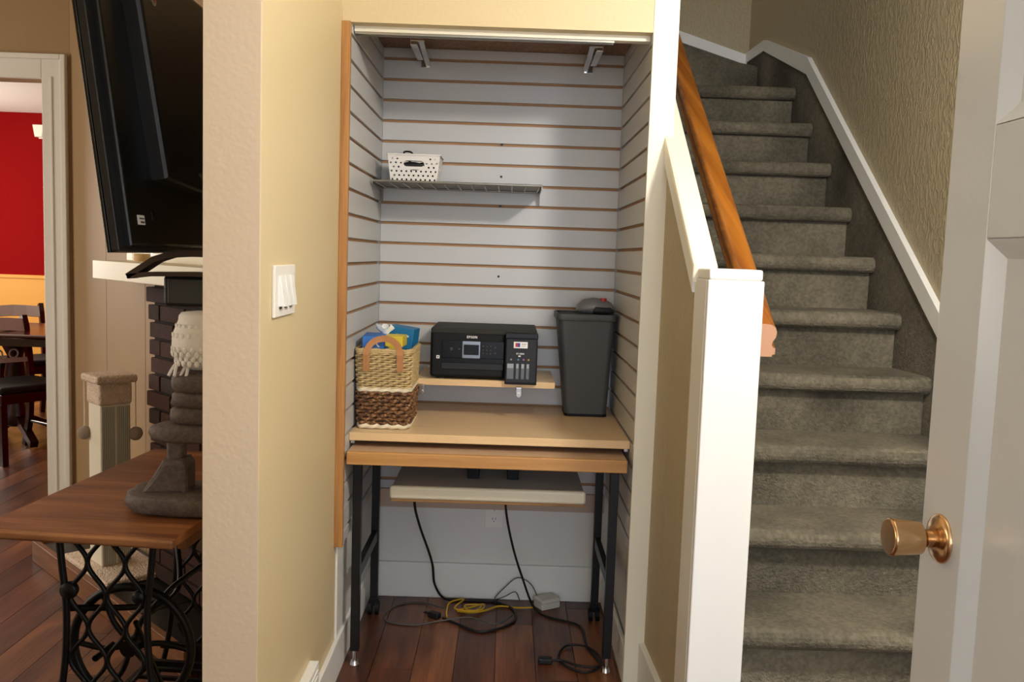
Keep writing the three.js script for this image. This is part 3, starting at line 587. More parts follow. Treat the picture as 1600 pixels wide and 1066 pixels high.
{
  const a = thing('tissue_box', 'blue tissue box with a white peak mark in left of the woven basket', 'box', [-0.432, HD + 0.178, -2.965], 0.06);
  mesh('carton', bb(-0.036, 0.036, 0, 0.125, -0.07, 0.07, 0.002), M.blueBox, a); mesh('mark', ext([[-0.02, 0.09], [0, 0.118], [0.02, 0.09], [0.014, 0.09], [0, 0.110], [-0.014, 0.09]], 0.001).translate(0, 0, 0.0695), M.label, a);
  const c = thing('tissue_box', 'yellow and blue carton in front middle of the woven basket', 'box', [-0.362, HD + 0.168, -2.955], -0.05);
  mesh('carton', bb(-0.034, 0.028, 0, 0.10, -0.05, 0.04, 0.002), M.blueBox2, c); mesh('top_flap', bb(-0.034, 0.028, 0.1, 0.135, -0.05, 0.04, 0.002), M.yellowBox, c, 'yellow upper band'); mesh('mark', ext([[-0.02, 0.101], [0.016, 0.101], [0.0, 0.07]], 0.001).translate(0, 0, 0.0395), M.yellowBox, c);
  const b = thing('tissue_box', 'tilted blue tissue box at back of the woven basket', 'box', [-0.362, HD + 0.195, -3.062], -0.2);
  const m = mesh('carton', bb(-0.045, 0.045, 0, 0.13, -0.035, 0.035, 0.002), M.blueBox2, b); m.rotation.z = -0.12; mesh('print', bb(-0.015, 0.03, 0.10, 0.106, 0.0345, 0.0356), M.label, m); mesh('print', bb(-0.015, 0.02, 0.088, 0.092, 0.0345, 0.0356), M.yellowBox, m);
  const tuft = tagged('tissue', loft([0, 1, 2, 3].map(i => Array.from({ length: 14 }, (_, j) => { const q = j / 14 * Math.PI * 2, r = [0.008, 0.014, 0.026, 0.03][i] * (1 + 0.35 * Math.sin(q * 4 + i)); return [Math.cos(q) * r * 1.2, [0, 0.014, 0.03, 0.040 + 0.012 * Math.sin(q * 3)][i], Math.sin(q) * r * 0.6]; })), true, false), M.tissue, 'white tissue puffing out of the blue box in the basket', 'tissue');
  tuft.scale.setScalar(0.75); tuft.position.set(-0.405, HD + 0.298, -3.0);
}
// wire shelf with the white perforated basket
{
  const t = thing('wire_shelf', 'chrome wire shelf hung on the back slats', 'shelf', [-0.185, 1.60, -3.29]);
  const w = 0.295, zf = 0.14, zb = -0.142;
  mesh('front_rail', [rod([-w, 0.004, zf], [w, 0.004, zf], 0.004)], M.wire, t);
  mesh('rear_rail', [rod([-w, 0, zb], [w, 0, zb], 0.0035)], M.wire, t);
  mesh('shelf_sheet', bb(-w, w, 0.003, 0.0042, zb, zf), M.sheet, t, 'thin grey metal sheet');
  for (let i = 0; i < 13; i++) { const x = -w + 0.01 + i * (2 * w - 0.02) / 12; mesh('wire', rod([x, 0.0, zb], [x, 0.0, zf], 0.0026, 6), M.wireBright, t); }
  for (const s of [-1, 1]) mesh('side_bracket', [ext([[0, 0.028], [0.006, -0.052], [0.014, -0.052], [0.03, -0.014], [0.28, -0.006], [0.28, 0.004], [0.03, 0.004], [0.01, 0.028]].map(([a, b]) => [a, b]), 0.0025).rotateY(-Math.PI / 2).translate(s * w, 0, zb)], M.wire, t);
}
{
  const t = thing('plastic_basket', 'white perforated plastic basket holding cords on the wire shelf', 'basket', [-0.345, 1.6045, -3.275]);
  const H = 0.10, wb = 0.081, wt = 0.093, db = 0.058, dt = 0.066;
  const panel = (a, b, handle) => {
    const holes = [];
    for (let r = 0; r < 6; r++) { const y = 0.012 + r * 0.0145, hwid = a + (b - a) * y / H - 0.008; const n = Math.floor(hwid * 2 / 0.0165); for (let i = 0; i <= n; i++) { const x = -hwid + (i + (r % 2 ? 0.5 : 0)) * 2 * hwid / n; if (Math.abs(x) > hwid + 0.001) continue; if (handle && Math.abs(x) < 0.042 && y > 0.05 && y < 0.086) continue; holes.push(Array.from({ length: 8 }, (_, k) => [x + Math.cos(k / 8 * 6.2832) * 0.0036, y + Math.sin(k / 8 * 6.2832) * 0.0036])); } }
    if (handle) { const h = []; for (let k = 0; k <= 8; k++) { const q = -Math.PI / 2 + k / 8 * Math.PI; h.push([0.026 + Math.cos(q) * 0.010, 0.068 + Math.sin(q) * 0.010]); } for (let k = 0; k <= 8; k++) { const q = Math.PI / 2 + k / 8 * Math.PI; h.push([-0.026 + Math.cos(q) * 0.010, 0.068 + Math.sin(q) * 0.010]); } holes.push(h); }
    return ext([[-a, 0], [a, 0], [b, H], [-b, H]], 0.0025, 0, holes);
  };
  const tiltA = Math.atan2(dt - db, H), tiltB = Math.atan2(wt - wb, H);
  const put = (g, tilt, turn, off) => { g.rotateX(tilt); g.translate(0, 0, off); g.rotateY(turn); return g; };
  mesh('front_panel', put(panel(wb, wt, true), tiltA, 0, db - 0.0025), M.whitePlastic, t); mesh('rear_panel', put(panel(wb, wt, true), tiltA, Math.PI, db - 0.0025), M.whitePlastic, t);
  for (const s of [-1, 1]) mesh('side_panel', put(panel(db, dt, false), tiltB, s * Math.PI / 2, wb - 0.0025), M.whitePlastic, t);
  mesh('bottom', bb(-wb, wb, 0, 0.003, -db, db), M.whitePlastic, t);
  mesh('rim', loft([rrect(wt + 0.003, dt + 0.003, 0.006, H - 0.004), rrect(wt + 0.004, dt + 0.004, 0.006, H + 0.001), rrect(wt - 0.002, dt - 0.002, 0.005, H + 0.001), rrect(wt - 0.002, dt - 0.002, 0.005, H - 0.006)], false, false), M.whitePlastic, t);
  const c = tagged('cord_bundle', [tube([[-0.05, 0.02, 0], [-0.06, 0.05, 0.03], [-0.02, 0.07, 0.04], [0.04, 0.06, 0.035], [0.05, 0.05, 0], [0, 0.06, -0.03], [-0.045, 0.112, -0.02], [-0.02, 0.113, -0.01], [0.0, 0.09, 0.02], [0.04, 0.075, 0.04], [0, 0.06, 0.045]], 0.0035, 90, 6), tube([[-0.06, 0.012, 0.035], [0.06, 0.012, 0.035], [0.065, 0.014, -0.03], [-0.06, 0.014, -0.03], [-0.06, 0.025, 0.04], [0.055, 0.028, 0.042], [0.062, 0.03, -0.03], [-0.055, 0.032, -0.03], [-0.058, 0.04, 0.043], [0.06, 0.044, 0.044], [0.06, 0.045, -0.03], [-0.06, 0.05, -0.035], [-0.06, 0.058, 0.046], [0.062, 0.062, 0.048], [0.06, 0.06, -0.03], [-0.05, 0.07, -0.03], [-0.062, 0.078, 0.05], [0.06, 0.08, 0.05]], 0.006, 200, 6)], M.cable, 'dark cords coiled inside the white perforated basket', 'cord'); c.position.set(-0.345, 1.607, -3.275);
}
// chrome face-out brackets on the topmost groove
function chromeBracket(x, side, label) {
  const t = thing('slat_bracket', label, 'bracket', [x, 2.079, -3.437], 0, 'chrome brackets near the alcove top');
  mesh('hook_plate', [bb(-0.016, 0.016, -0.03, 0.012, 0.0005, 0.005, 0.001)], M.chrome, t);
  mesh('arm', [ext([[0, -0.026], [0.16, -0.018], [0.30, -0.006], [0.312, 0.000], [0.312, 0.012], [0.30, 0.010], [0, 0.010]], 0.013, 0.003).rotateY(-Math.PI / 2).translate(0.006 + side * 0.012, 0, 0.005)], M.chrome, t);
  mesh('channel', [bb(-0.012 - side * 0.012, 0.012 - side * 0.012, -0.020, -0.002, 0.08, 0.315, 0.004, 'z')], M.chrome, t);
  mesh('tip', bb(-0.024, 0.024, -0.006, 0.020, 0.300, 0.316, 0.003), M.chrome, t);
}
chromeBracket(-0.333, 1, 'left chrome bracket hanging near top of the alcove');
chromeBracket(0.276, -1, 'right chrome bracket hanging near top of the alcove');
// screws in the back slats
{
  const spots = [[G0 - P * 3.98, -0.038, 'small dark screw in the back slats high above the wire shelf'], [G0 - P * 5.55, -0.037, 'small dark screw in the back slats just above the wire shelf'], [G0 - P * 7, -0.037, 'small dark screw in the groove just below the wire shelf'], [G0 - P * 10.5, -0.035, 'small dark screw in the back slats above the printer'], [0.862, -0.055, 'small dark screw in the back slats under the printer shelf']];
  for (const [y, x, l] of spots) { const s = tagged('screw', cyl(0.0045, 0.0045, 0.004, 0, 0, 0, 12, [Math.PI / 2, 0, 0]), M.blackMetal, l, 'screw', 'screws down the back slats'); s.position.set(x, y, -3.4365); }
}
// wall fittings
{
  const t = thing('wall_outlet', 'white wall outlet below the keyboard tray', 'outlet', [-0.022, 0.345, -3.455]);
  mesh('plate', bb(-0.036, 0.036, -0.057, 0.057, 0, 0.005, 0.002), M.whitePlastic, t);
  for (const y of [0.022, -0.022]) { const s = mesh('socket', cyl(0.016, 0.016, 0.003, 0, y, 0.0055, 24, [Math.PI / 2, 0, 0]), M.white, t); mesh('slot', [bb(-0.0075, -0.0055, y - 0.001, y + 0.008, 0.006, 0.0073), bb(0.0055, 0.0075, y - 0.001, y + 0.008, 0.006, 0.0073), cyl(0.0022, 0.0022, 0.0012, 0, y - 0.008, 0.0068, 10, [Math.PI / 2, 0, 0])], M.marks, s); }
}
{
  const t = thing('light_switch', 'white triple light switch plate on the yellow-beige wall', 'switch', [-0.515, 1.263, -2.055], Math.PI / 2);
  mesh('plate', bb(-0.092, 0.092, -0.058, 0.058, 0, 0.008, 0.003), M.whitePlastic, t);
  for (const x of [-0.046, 0, 0.046]) {
    const p = mesh('rocker', ext([[0.0, -0.034], [0.014, -0.034], [0.005, 0.034], [0.0, 0.034]], 0.026, 0.0008), M.white, t); p.geometry.rotateY(-Math.PI / 2); p.geometry.translate(x + 0.013, 0, 0.007);
    mesh('gap', bb(x - 0.012, x + 0.012, -0.0395, -0.0355, 0.0078, 0.009), M.marks, t);
  }
}
{
  const t = thing('wall_vent', 'white vent cover low on the switch wall above the baseboard', 'vent', [-0.515, 0.128, -2.14], Math.PI / 2);
  mesh('frame', bb(-0.26, 0.26, 0, 0.092, 0, 0.026, 0.002), M.white, t);
  for (let i = 0; i < 4; i++) mesh('louvre', bb(-0.24, 0.24, 0.014 + i * 0.018, 0.022 + i * 0.018, 0.026, 0.029), M.whitePlastic, t);
}
// cords on the floor
tagged('power_cord', tube([[-0.302, 0.547, -3.085], [-0.302, 0.476, -3.1], [-0.293, 0.37, -3.2], [-0.25, 0.191, -3.3], [-0.24, 0.085, -3.35], [-0.20, 0.012, -3.40], [-0.10, 0.005, -3.41], [0.0, 0.005, -3.40], [0.065, 0.005, -3.33], [0.06, 0.005, -3.21], [-0.055, 0.005, -3.12], [-0.13, 0.006, -3.17], [-0.20, 0.006, -3.23]], 0.0048, 160, 8), M.cable, 'thick black cord hanging from left of the keyboard tray to the floor', 'cord');
{ const p = tagged('cord_plug', [bb(-0.024, 0.024, 0, 0.022, -0.014, 0.014, 0.005), bb(-0.05, -0.024, 0.008, 0.012, -0.006, -0.004), bb(-0.05, -0.024, 0.008, 0.012, 0.004, 0.006)], M.cable, 'black plug lying on the floor beside the coiled cords', 'plug'); p.position.set(-0.232, 0, -3.245); p.rotation.y = -0.6; }
{
  const t = thing('monitor_cord', 'black cord curving from right of the keyboard tray to a loop by the desk leg', 'cord', [0, 0, 0]);
  mesh('lead', tube([[0.02, 0.547, -3.085], [0.02, 0.475, -3.1], [0.048, 0.325, -3.15], [0.088, 0.189, -3.2], [0.153, 0.010, -3.32], [0.20, 0.005, -3.27], [0.251, 0.005, -3.244], [0.308, 0.005, -3.20], [0.322, 0.005, -3.013], [0.345, 0.005, -2.93], [0.35, 0.006, -2.87], [0.30, 0.006, -2.825], [0.24, 0.007, -2.86], [0.215, 0.006, -2.93], [0.25, 0.008, -3.02], [0.31, 0.013, -3.01], [0.355, 0.010, -2.94], [0.34, 0.010, -2.86], [0.28, 0.012, -2.86], [0.22, 0.010, -2.90], [0.19, 0.010, -2.895]], 0.0042, 220, 8), M.cable, t);
  mesh('plug', [bb(0.145, 0.192, 0.001, 0.021, -2.908, -2.880, 0.005)], M.cable, t);
}
tagged('network_cable', tube([[0.150, 0.012, -3.345], [0.08, 0.006, -3.35], [0.01, 0.006, -3.36], [-0.05, 0.006, -3.31], [-0.10, 0.008, -3.285], [-0.15, 0.008, -3.30], [-0.10, 0.010, -3.33], [-0.05, 0.012, -3.36], [-0.06, 0.014, -3.30], [-0.11, 0.015, -3.29], [-0.12, 0.014, -3.34], [-0.06, 0.014, -3.345], [-0.09, 0.015, -3.28], [-0.16, 0.013, -3.31], [-0.13, 0.018, -3.39], [-0.18, 0.012, -3.37], [-0.19, 0.006, -3.30], [-0.185, 0.005, -3.235]], 0.0034, 220, 7), M.cableYellow, 'yellow network cable tangled on the alcove floor', 'cable');
tagged('thin_cord', tube([[-0.20, 0.011, -3.31], [-0.30, 0.004, -3.38], [-0.38, 0.004, -3.35], [-0.42, 0.004, -3.25], [-0.40, 0.004, -3.19], [-0.30, 0.004, -3.165], [-0.2, 0.013, -3.19], [-0.10, 0.016, -3.22], [0.0, 0.010, -3.18], [0.06, 0.012, -3.26]], 0.003, 120, 6), M.cableGrey, 'thin grey cord looping on the floor under left of the desk', 'cord');
tagged('thin_cord', tube([[0.165, 0.02, -3.40], [0.13, 0.08, -3.41], [0.08, 0.10, -3.42], [0.03, 0.06, -3.42], [-0.01, 0.012, -3.415], [0.03, 0.03, -3.40], [0.07, 0.05, -3.40], [0.09, 0.012, -3.41]], 0.0022, 80, 6), M.cableGrey, 'thin wire arching from the white adapter box', 'cord');
{ const t = thing('adapter_box', 'small off-white adapter box on the floor by the back wall', 'adapter', [0.195, 0, -3.385], 0.55); mesh('case', bb(-0.042, 0.042, 0, 0.04, -0.032, 0.032, 0.005), M.adapter, t); mesh('lid_line', bb(-0.0425, 0.0425, 0.026, 0.0275, -0.0325, 0.0325), M.print, t); }

// ================================================================ LIVING ROOM THINGS
// television seen from behind, parallel to the partition and tilted
{
  const t = thing('television', 'large black television seen from behind, tilted forward on the partition', 'television', [-0.865, 1.338, -1.98]);
  t.rotation.z = 0.132;
  const L = 1.0, H = 0.73;
  mesh('screen', bb(-0.016, -0.008, 0, H, -L, 0, 0.002, 'z'), M.tvGlass, t);
  mesh('bezel', bb(-0.008, 0.012, 0.001, H, -L, -0.001, 0.004, 'z'), M.tvBody, t);
  mesh('back_cover', ext([[0.03, 0.012], [0.97, 0.012], [0.97, 0.70], [0.03, 0.70]], 0.012, 0.006).rotateY(Math.PI / 2).translate(0.012, 0, 0), M.tvBack, t);
  mesh('electronics_bulge', ext([[0.19, 0.17], [0.97, 0.12], [0.97, 0.69], [0.15, 0.69]], 0.045, 0.012).rotateY(Math.PI / 2).translate(0.016, 0, 0), M.tvBody, t);
  const st = mesh('sticker', bb(0.0300, 0.0308, 0.060, 0.082, -0.115, -0.075), M.label, t, 'white rating sticker'); mesh('print', [bb(0.0305, 0.0311, 0.064, 0.068, -0.112, -0.090), bb(0.0305, 0.0311, 0.073, 0.076, -0.112, -0.085)], M.marks, st);
  mesh('sticker', cyl(0.016, 0.016, 0.001, 0.0735, 0.60, -0.24, 14, [0, 0, Math.PI / 2]), M.print, t, 'small torn sticker'); mesh('sticker', cyl(0.008, 0.008, 0.001, 0.0740, 0.60, -0.243, 14, [0, 0, Math.PI / 2]), M.red, t);
  mesh('port', bb(0.028, 0.034, 0.07, 0.095, -0.17, -0.155, 0.002), M.blackGloss, t);
}
{
  const t = thing('television_mount', 'black swivel arm holding the television to the partition', 'mount', [-0.626, 1.62, -2.45]);
  mesh('wall_plate', bb(-0.015, 0, -0.12, 0.12, -0.1, 0.1, 0.003), M.blackMetal, t);
  mesh('arm', [bb(-0.165, -0.01, -0.03, 0.0, -0.02, 0.02, 0.004), bb(-0.165, -0.01, 0.04, 0.07, -0.02, 0.02, 0.004)], M.blackMetal, t);
  mesh('cable', tube([[-0.165, -0.08, 0.14], [-0.12, -0.20, 0.05], [-0.06, -0.30, 0.0]], 0.004, 20, 6), M.cableGrey, t);
}
{
  const t = thing('speaker_box', 'dark grey box with a rounded recessed end panel below the television', 'speaker', [-0.745, 1.203, -2.33]);
  mesh('case', bb(-0.125, 0.119, 0, 0.078, -0.09, 0.06, 0.010), M.greyPlastic, t);
  mesh('end_panel', bb(-0.112, 0.02, 0.008, 0.070, 0.059, 0.064, 0.002), std(0x3a3d40, 0.45), t); mesh('grille', bb(0.025, 0.119, 0.008, 0.070, 0.059, 0.062, 0.002), M.blackPlastic, t);
}
{
  const t = thing('bent_arm', 'brown bent looped arm between the television and the grey box', 'bracket', [-0.79, 1.281, -2.31]);
  mesh('upper_bar', band([[-0.15, -0.004, 0.06], [-0.12, 0.016, 0.06], [-0.085, 0.040, 0.06], [-0.05, 0.052, 0.06], [0.0, 0.056, 0.06], [0.163, 0.056, 0.06]], [0, 0, 1], 0.06, 0.014), M.brownArm, t);
  mesh('lower_bar', band([[-0.15, -0.004, 0.06], [-0.10, 0.003, 0.06], [0.0, 0.006, 0.06], [0.163, 0.006, 0.06]], [0, 0, 1], 0.06, 0.011), M.brownArm, t);
}
// treadle table
{
  const t = thing('treadle_table', 'old wooden sewing table on ornate black cast iron legs', 'table', [-0.90, 0, -2.325], -0.085);
  const x0 = -0.228, x1 = 0.228, z0 = -0.43, z1 = 0.40;
  mesh('top', bb(x0, x1, 0.70, 0.72, z0, z1, 0.003, 'x'), M.sewTop, t);
  mesh('front_moulding', bb(x0 - 0.003, x1 + 0.003, 0.699, 0.7205, z1, z1 + 0.016, 0.007, 'x'), M.sewEdge, t);
  mesh('apron', [bb(x0 + 0.03, x0 + 0.05, 0.655, 0.70, z0 + 0.05, z1 - 0.12), bb(x1 - 0.05, x1 - 0.03, 0.655, 0.70, z0 + 0.05, z1 - 0.12)], M.hearthWood, t);
  const r = 0.0058;
  for (const zz of [z1 - 0.13, z0 + 0.12]) {
    const f = new THREE.Group(); f.name = 'iron_leg_frame'; f.position.set(0, 0, zz); t.add(f);
    // outer posts
    for (const s of [-1, 1]) mesh('post', tube([[s * 0.118, 0.70, 0], [s * 0.110, 0.60, 0], [s * 0.100, 0.50, 0], [s * 0.103, 0.38, 0], [s * 0.112, 0.30, 0], [s * 0.125, 0.18, 0], [s * 0.15, 0.07, 0], [s * 0.19, 0.012, 0]], 0.0085, 40, 8), M.castIron, f);
    // interlaced wavy straps that touch by turns
    const Lh = 0.0795, xs = [-0.069, -0.0235, 0.0235, 0.069];
    xs.forEach((xc, k) => { const sg = k % 2 ? -1 : 1, pts = []; for (let i = 0; i <= 64; i++) { const y = 0.70 - i * 0.0085, ph = (0.605 - y) / Lh * Math.PI; pts.push([xc + sg * 0.0225 * Math.cos(ph) * 1.0, y, 0]); if (y < 0.16) break; } mesh('scroll', tube(pts, r, 120, 6), M.castIron, f); });
    mesh('top_rail', bb(-0.125, 0.125, 0.688, 0.70, -0.012, 0.012, 0.003), M.castIron, f);
    mesh('low_rail', bb(-0.15, 0.15, 0.13, 0.15, -0.008, 0.008, 0.003), M.castIron, f);
    mesh('boss', lathe([[0, -0.012], [0.019, -0.010], [0.021, 0], [0.019, 0.010], [0, 0.012]], 20).rotateX(Math.PI / 2).translate(-0.092, 0.535, 0), M.castIron, f);
    mesh('boss', lathe([[0, -0.012], [0.014, -0.010], [0.016, 0], [0.014, 0.010], [0, 0.012]], 20).rotateX(Math.PI / 2).translate(0.080, 0.53, 0), M.castIron, f);
  }
  const w = new THREE.Group(); w.name = 'flywheel'; w.position.set(0.02, 0.37, z1 - 0.21); t.add(w);
  const rim = new THREE.TorusGeometry(0.15, 0.011, 10, 48); mesh('rim', rim, M.castIron, w);
  for (let k = 0; k < 6; k++) { const a = k * Math.PI / 3; mesh('spoke', tube([[0.012 * Math.cos(a), 0.012 * Math.sin(a), 0], [0.07 * Math.cos(a + 0.16), 0.07 * Math.sin(a + 0.16), 0], [0.146 * Math.cos(a), 0.146 * Math.sin(a), 0]], 0.007, 12, 6), M.castIron, w); }
  mesh('hub', cyl(0.022, 0.022, 0.04, 0, 0, 0, 20, [Math.PI / 2, 0, 0]), M.castIron, w);
  mesh('brace', [tube([[-0.1, 0.49, z1 - 0.13], [0.0, 0.42, 0.05], [0.0, 0.42, -0.1], [0.1, 0.49, z0 + 0.12]], 0.008, 30, 7), tube([[0.1, 0.49, z1 - 0.13], [0.0, 0.40, 0.05], [0.0, 0.40, -0.1], [-0.1, 0.49, z0 + 0.12]], 0.008, 30, 7), rod([-0.03, 0.37, z1 - 0.21], [-0.03, 0.37, z1 - 0.13], 0.008)], M.castIron, t);
  mesh('pitman_rod', rod([0.08, 0.16, 0.1], [0.05, 0.45, z1 - 0.17], 0.006), M.castIron, t);
  const tr = new THREE.Group(); tr.name = 'treadle'; tr.position.set(0, 0.14, 0); t.add(tr);
  mesh('frame', [bb(-0.13, 0.13, -0.008, 0.008, -0.20, -0.185), bb(-0.13, 0.13, -0.008, 0.008, 0.13, 0.145), bb(-0.13, -0.118, -0.008, 0.008, -0.19, 0.14), bb(0.118, 0.13, -0.008, 0.008, -0.19, 0.14)], M.castIron, tr);
  for (let k = 0; k < 6; k++) mesh('bar', bb(-0.12, 0.12, -0.005, 0.005, -0.16 + k * 0.05, -0.148 + k * 0.05), M.castIron, tr);
}
// stacked stone figure with a white bird
function pebble(w, h, d, x, y, z, s, sq = 3.2) {                    // superellipsoid stone, slightly irregular; y is its base
  const rings = [], N = 18, R = 10;
  for (let i = 0; i <= R; i++) { const v = -Math.PI / 2 + Math.PI * i / R, cy = Math.sign(Math.sin(v)) * Math.pow(Math.abs(Math.sin(v)), 2 / sq), cr = Math.pow(Math.max(0.0001, Math.cos(v)), 2 / sq);
    rings.push(Array.from({ length: N }, (_, j) => { const a = -j / N * Math.PI * 2, e = p => Math.sign(p) * Math.pow(Math.abs(p), 2 / 2.6), k = 1 + 0.10 * (hash(j % N, i, s) - 0.5) + 0.10 * Math.sin(a * 2 + s); return [x + w / 2 * cr * e(Math.cos(a)) * k, y + h / 2 + h / 2 * cy, z + d / 2 * cr * e(Math.sin(a)) * k]; })); }
  return grainUV(loft(rings, false, false), 'x', s, s);
}
{
  const t = thing('stone_figure', 'carved brown stone figure of stacked stones on the sewing table', 'figurine', [-0.735, 0.7205, -2.13]);
  mesh('base_slab', pebble(0.245, 0.055, 0.20, -0.035, 0, 0.0, 1, 4.5), M.stone, t);
  mesh('foot', ext([[-0.118, 0], [-0.008, 0], [-0.008, 0.07], [-0.018, 0.086], [-0.066, 0.083], [-0.085, 0.05]], 0.05, 0.012).translate(0, 0.048, -0.01), M.stone, t);
  mesh('foot', ext([[0.02, 0], [0.065, 0], [0.06, 0.14], [0.015, 0.14]], 0.05, 0.012).translate(0, 0.046, -0.05), M.stone, t);
  mesh('leg', bb(-0.064, -0.024, 0.118, 0.182, -0.01, 0.035, 0.012, 'y'), M.stone, t);
  mesh('arm_slab', pebble(0.185, 0.052, 0.10, -0.006, 0.166, 0.005, 2), M.stone, t);
  mesh('torso_stone', pebble(0.135, 0.050, 0.095, 0.012, 0.211, 0.003, 3), M.stone, t); mesh('torso_stone', pebble(0.135, 0.046, 0.09, 0.010, 0.252, 0.006, 4), M.stone, t);
  mesh('head_stone', pebble(0.155, 0.062, 0.10, 0.012, 0.282, 0.003, 5, 2.6), M.stone, t);
}
{
  const t = thing('bird_ornament', 'white feathered bird ornament perched on top of the stone figure', 'ornament', [-0.726, 1.064, -2.13]);
  const prof = [[0.0, 0.022, 0.022], [0.012, 0.042, 0.044], [0.035, 0.060, 0.058], [0.06, 0.068, 0.062], [0.085, 0.066, 0.058], [0.105, 0.058, 0.052], [0.118, 0.053, 0.046], [0.128, 0.052, 0.044], [0.136, 0.046, 0.036], [0.140, 0.012, 0.012]];
  mesh('body', loft(prof.map(([y, a, b]) => Array.from({ length: 24 }, (_, j) => { const q = -j / 24 * Math.PI * 2; return [Math.cos(q) * a, y, Math.sin(q) * b - 0.004]; }))), M.birdWhite, t);
  const fe = []; for (let r = 0; r < 9; r++) { const y = 0.018 + r * 0.0105, k = Math.min(prof.length - 2, prof.findIndex(p => p[0] > y)), a = prof[k][1] * 0.985, b = prof[k][2] * 0.985; for (let j = 0; j < 22; j++) { const q = (j + (r % 2) / 2) / 22 * Math.PI * 2; const s = new THREE.SphereGeometry(1, 6, 4); s.scale(0.003, 0.0085, 0.0065); s.rotateZ(-0.15); s.rotateY(-q); s.translate(Math.cos(q) * a, y, Math.sin(q) * b - 0.004); fe.push(s.toNonIndexed()); } }
  const f = mesh('feathers', fe, M.birdWhite, t); f.userData.kind = 'stuff';
  mesh('tail', [pebble(0.03, 0.02, 0.09, 0.01, -0.012, -0.055, 8)], M.birdWhite, t);
  for (const s of [-1, 1]) mesh('claw', [tube([[-0.034 + s * 0.014, 0.02, 0.02], [-0.042 + s * 0.014, 0.004, 0.034], [-0.048 + s * 0.014, -0.012, 0.042]], 0.004, 8, 6), tube([[-0.034 + s * 0.014, 0.02, 0.02], [-0.032 + s * 0.014, 0.004, 0.038], [-0.032 + s * 0.014, -0.012, 0.048]], 0.004, 8, 6)], M.birdWhite, t);
}
{ const m = tagged('small_cup', lathe([[0, 0], [0.018, 0], [0.024, 0.034], [0.021, 0.034], [0.016, 0.004], [0, 0.004]], 20), M.blackGloss, 'small black cup on the table behind the stone figure', 'cup'); m.position.set(-0.93, 0.7205, -2.52); }
// cat scratching post on the hearth
{
  const t = thing('scratching_post', 'beige cat scratching post with plush top and hanging pompoms', 'scratching post', [-1.535, 0.0805, -3.46], 0.80);
  mesh('base', bx(0.44, 0.024, 0.24, 0.02, 0.012, -0.01, 0.008), M.plush, t); t.children[0].rotation.y = FT - 0.80;
  mesh('column', bb(-0.058, 0.058, 0.024, 0.66, -0.058, 0.058, 0.006, 'y'), M.sisal, t);
  const cords = []; for (const [i0, i1, sgn] of [[-7, 7, 1]]) for (let i = i0; i <= i1; i++) if (i !== 0) cords.push([i * 0.0078]);
  for (const [x] of cords) { mesh('cord', rod([x * 0.94, 0.03, 0.0585], [x * 0.94, 0.65, 0.0585], 0.0024, 6), M.sisalCord, t); }
  mesh('collar', bb(-0.064, 0.064, 0.655, 0.745, -0.064, 0.064, 0.012), M.plush, t);
  mesh('top_plate', bb(-0.080, 0.080, 0.74, 0.772, -0.080, 0.080, 0.012), M.plush, t);
  for (const [x, zc, len] of [[-0.070, -0.066, 0.19], [0.074, 0.066, 0.19]]) { const s = mesh('string', rod([x, 0.745, zc], [x, 0.745 - len, zc], 0.0022, 6), M.sisal, t); const b = new THREE.IcosahedronGeometry(0.025, 3); const p = b.attributes.position; for (let i = 0; i < p.count; i++) { const k = 1 + 0.12 * hash(Math.round(p.getX(i) * 4000), Math.round(p.getY(i) * 4000 + p.getZ(i) * 9000), 3); p.setXYZ(i, p.getX(i) * k, p.getY(i) * k, p.getZ(i) * k); } b.translate(x, 0.745 - len - 0.018, zc); mesh('pompom', b, M.plush, s); }
}
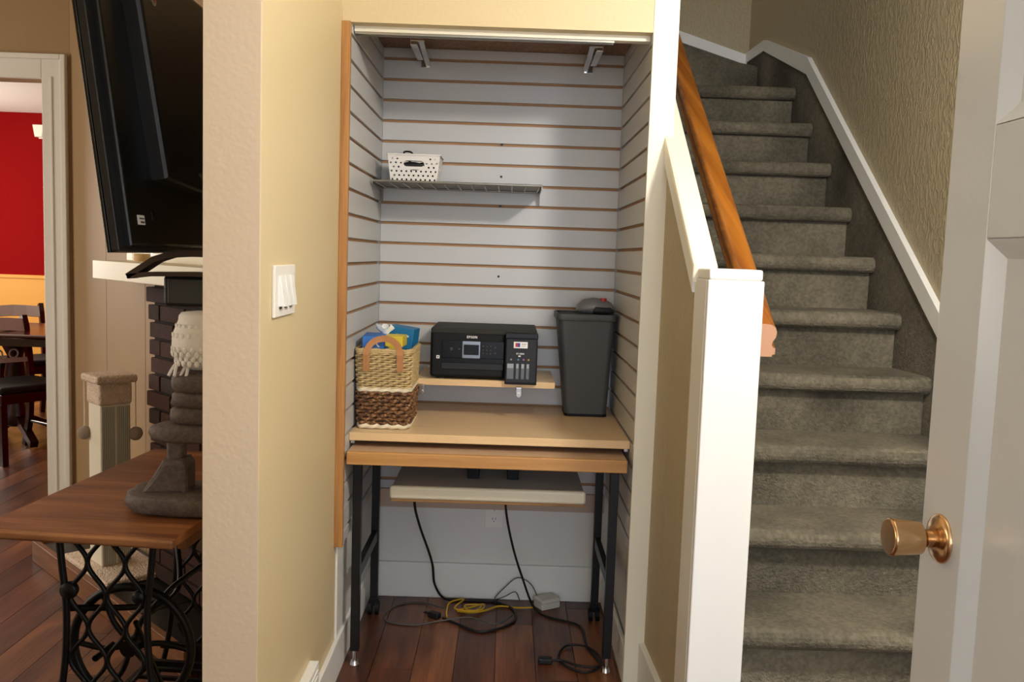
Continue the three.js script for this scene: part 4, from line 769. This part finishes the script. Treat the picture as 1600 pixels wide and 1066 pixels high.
// ---------------------------------------------------------------- dining room things
function chair(label, pos, turn) {
  const t = thing('dining_chair', label, 'chair', pos, turn, 'dining chairs');
  mesh('seat', bb(-0.22, 0.22, 0.43, 0.475, -0.21, 0.22, 0.018), M.blackSeat, t);
  mesh('seat_rail', [bb(-0.215, 0.215, 0.37, 0.43, 0.19, 0.215, 0.003), bb(-0.215, 0.215, 0.37, 0.43, -0.205, -0.18, 0.003), bb(-0.215, -0.19, 0.37, 0.43, -0.19, 0.2, 0.003), bb(0.19, 0.215, 0.37, 0.43, -0.19, 0.2, 0.003)], M.darkWood, t);
  for (const s of [-1, 1]) {
    mesh('leg', band([[s * 0.195, 0.40, 0.19], [s * 0.197, 0.2, 0.195], [s * 0.205, 0.0, 0.215]], [1, 0, 0], 0.036, 0.036), M.darkWood, t);
    mesh('back_post', band([[s * 0.195, 0.0, -0.27], [s * 0.195, 0.2, -0.215], [s * 0.195, 0.44, -0.195], [s * 0.195, 0.62, -0.215], [s * 0.195, 0.80, -0.25], [s * 0.195, 0.86, -0.275]], [1, 0, 0], 0.034, 0.038), M.darkWood, t);
    mesh('side_stretcher', rod([s * 0.197, 0.17, 0.19], [s * 0.195, 0.17, -0.22], 0.011), M.darkWood, t);
  }
  mesh('top_rail', band([[-0.18, 0.80, -0.25], [-0.09, 0.808, -0.266], [0, 0.812, -0.272], [0.09, 0.808, -0.266], [0.18, 0.80, -0.25]], [0, 1, -0.3], 0.085, 0.02), M.paleGlintRail, t, 'top rail with the window highlight painted pale');
  const lr = mesh('middle_rail', band([[-0.18, 0.58, -0.208], [0, 0.58, -0.222], [0.18, 0.58, -0.208]], [0, 1, -0.15], 0.03, 0.018), M.paleGlintRail, t);
  for (const x of [-0.1, 0, 0.1]) { const g = new THREE.TorusGeometry(0.028, 0.006, 6, 20); g.translate(x, 0.622, -0.222); mesh('ring', g, M.paleGlintRail, lr); }
  return t;
}
chair('dark dining chair with black seat nearest the doorway', [-3.05, 0, -5.58], 1.0);
chair('dark dining chair with a highlight painted on its top rail behind the dining table', [-3.62, 0, -6.72], 0.75);
{
  const t = thing('dining_table', 'dark red polished dining table beyond the doorway', 'table', [-3.30, 0, -6.02]);
  mesh('top', loft([rrect(0.62, 0.42, 0.16, 0.735, 0, 0, 8), rrect(0.64, 0.44, 0.17, 0.745, 0, 0, 8), rrect(0.64, 0.44, 0.17, 0.758, 0, 0, 8), rrect(0.62, 0.42, 0.16, 0.765, 0, 0, 8)]), M.tableRed, t);
  mesh('apron', loft([rrect(0.54, 0.34, 0.12, 0.68, 0, 0, 6), rrect(0.54, 0.34, 0.12, 0.736, 0, 0, 6)]), M.darkWood, t);
  mesh('pedestal', lathe([[0.05, 0.10], [0.09, 0.12], [0.07, 0.2], [0.045, 0.32], [0.07, 0.45], [0.05, 0.58], [0.1, 0.69]], 24), M.darkWood, t);
  for (let k = 0; k < 4; k++) { const a = k * Math.PI / 2 + 0.78; mesh('foot', band([[Math.cos(a) * 0.03, 0.17, Math.sin(a) * 0.03], [Math.cos(a) * 0.18, 0.10, Math.sin(a) * 0.18], [Math.cos(a) * 0.34, 0.025, Math.sin(a) * 0.34]], [-Math.sin(a), 0, Math.cos(a)], 0.05, 0.045), M.darkWood, t); }
}
{ const t = thing('wall_sconce', 'small cream sconce on the red dining room wall', 'lamp', [-4.06, 2.28, -7.9]); mesh('plate', bb(-0.03, 0.03, -0.05, 0.05, 0, 0.012, 0.003), M.cream, t); mesh('shade', loft([rrect(0.035, 0.03, 0.01, -0.04, 0, 0.045), rrect(0.05, 0.035, 0.01, 0.06, 0, 0.045)]), M.cream, t); }

renderer.render(scene, camera);
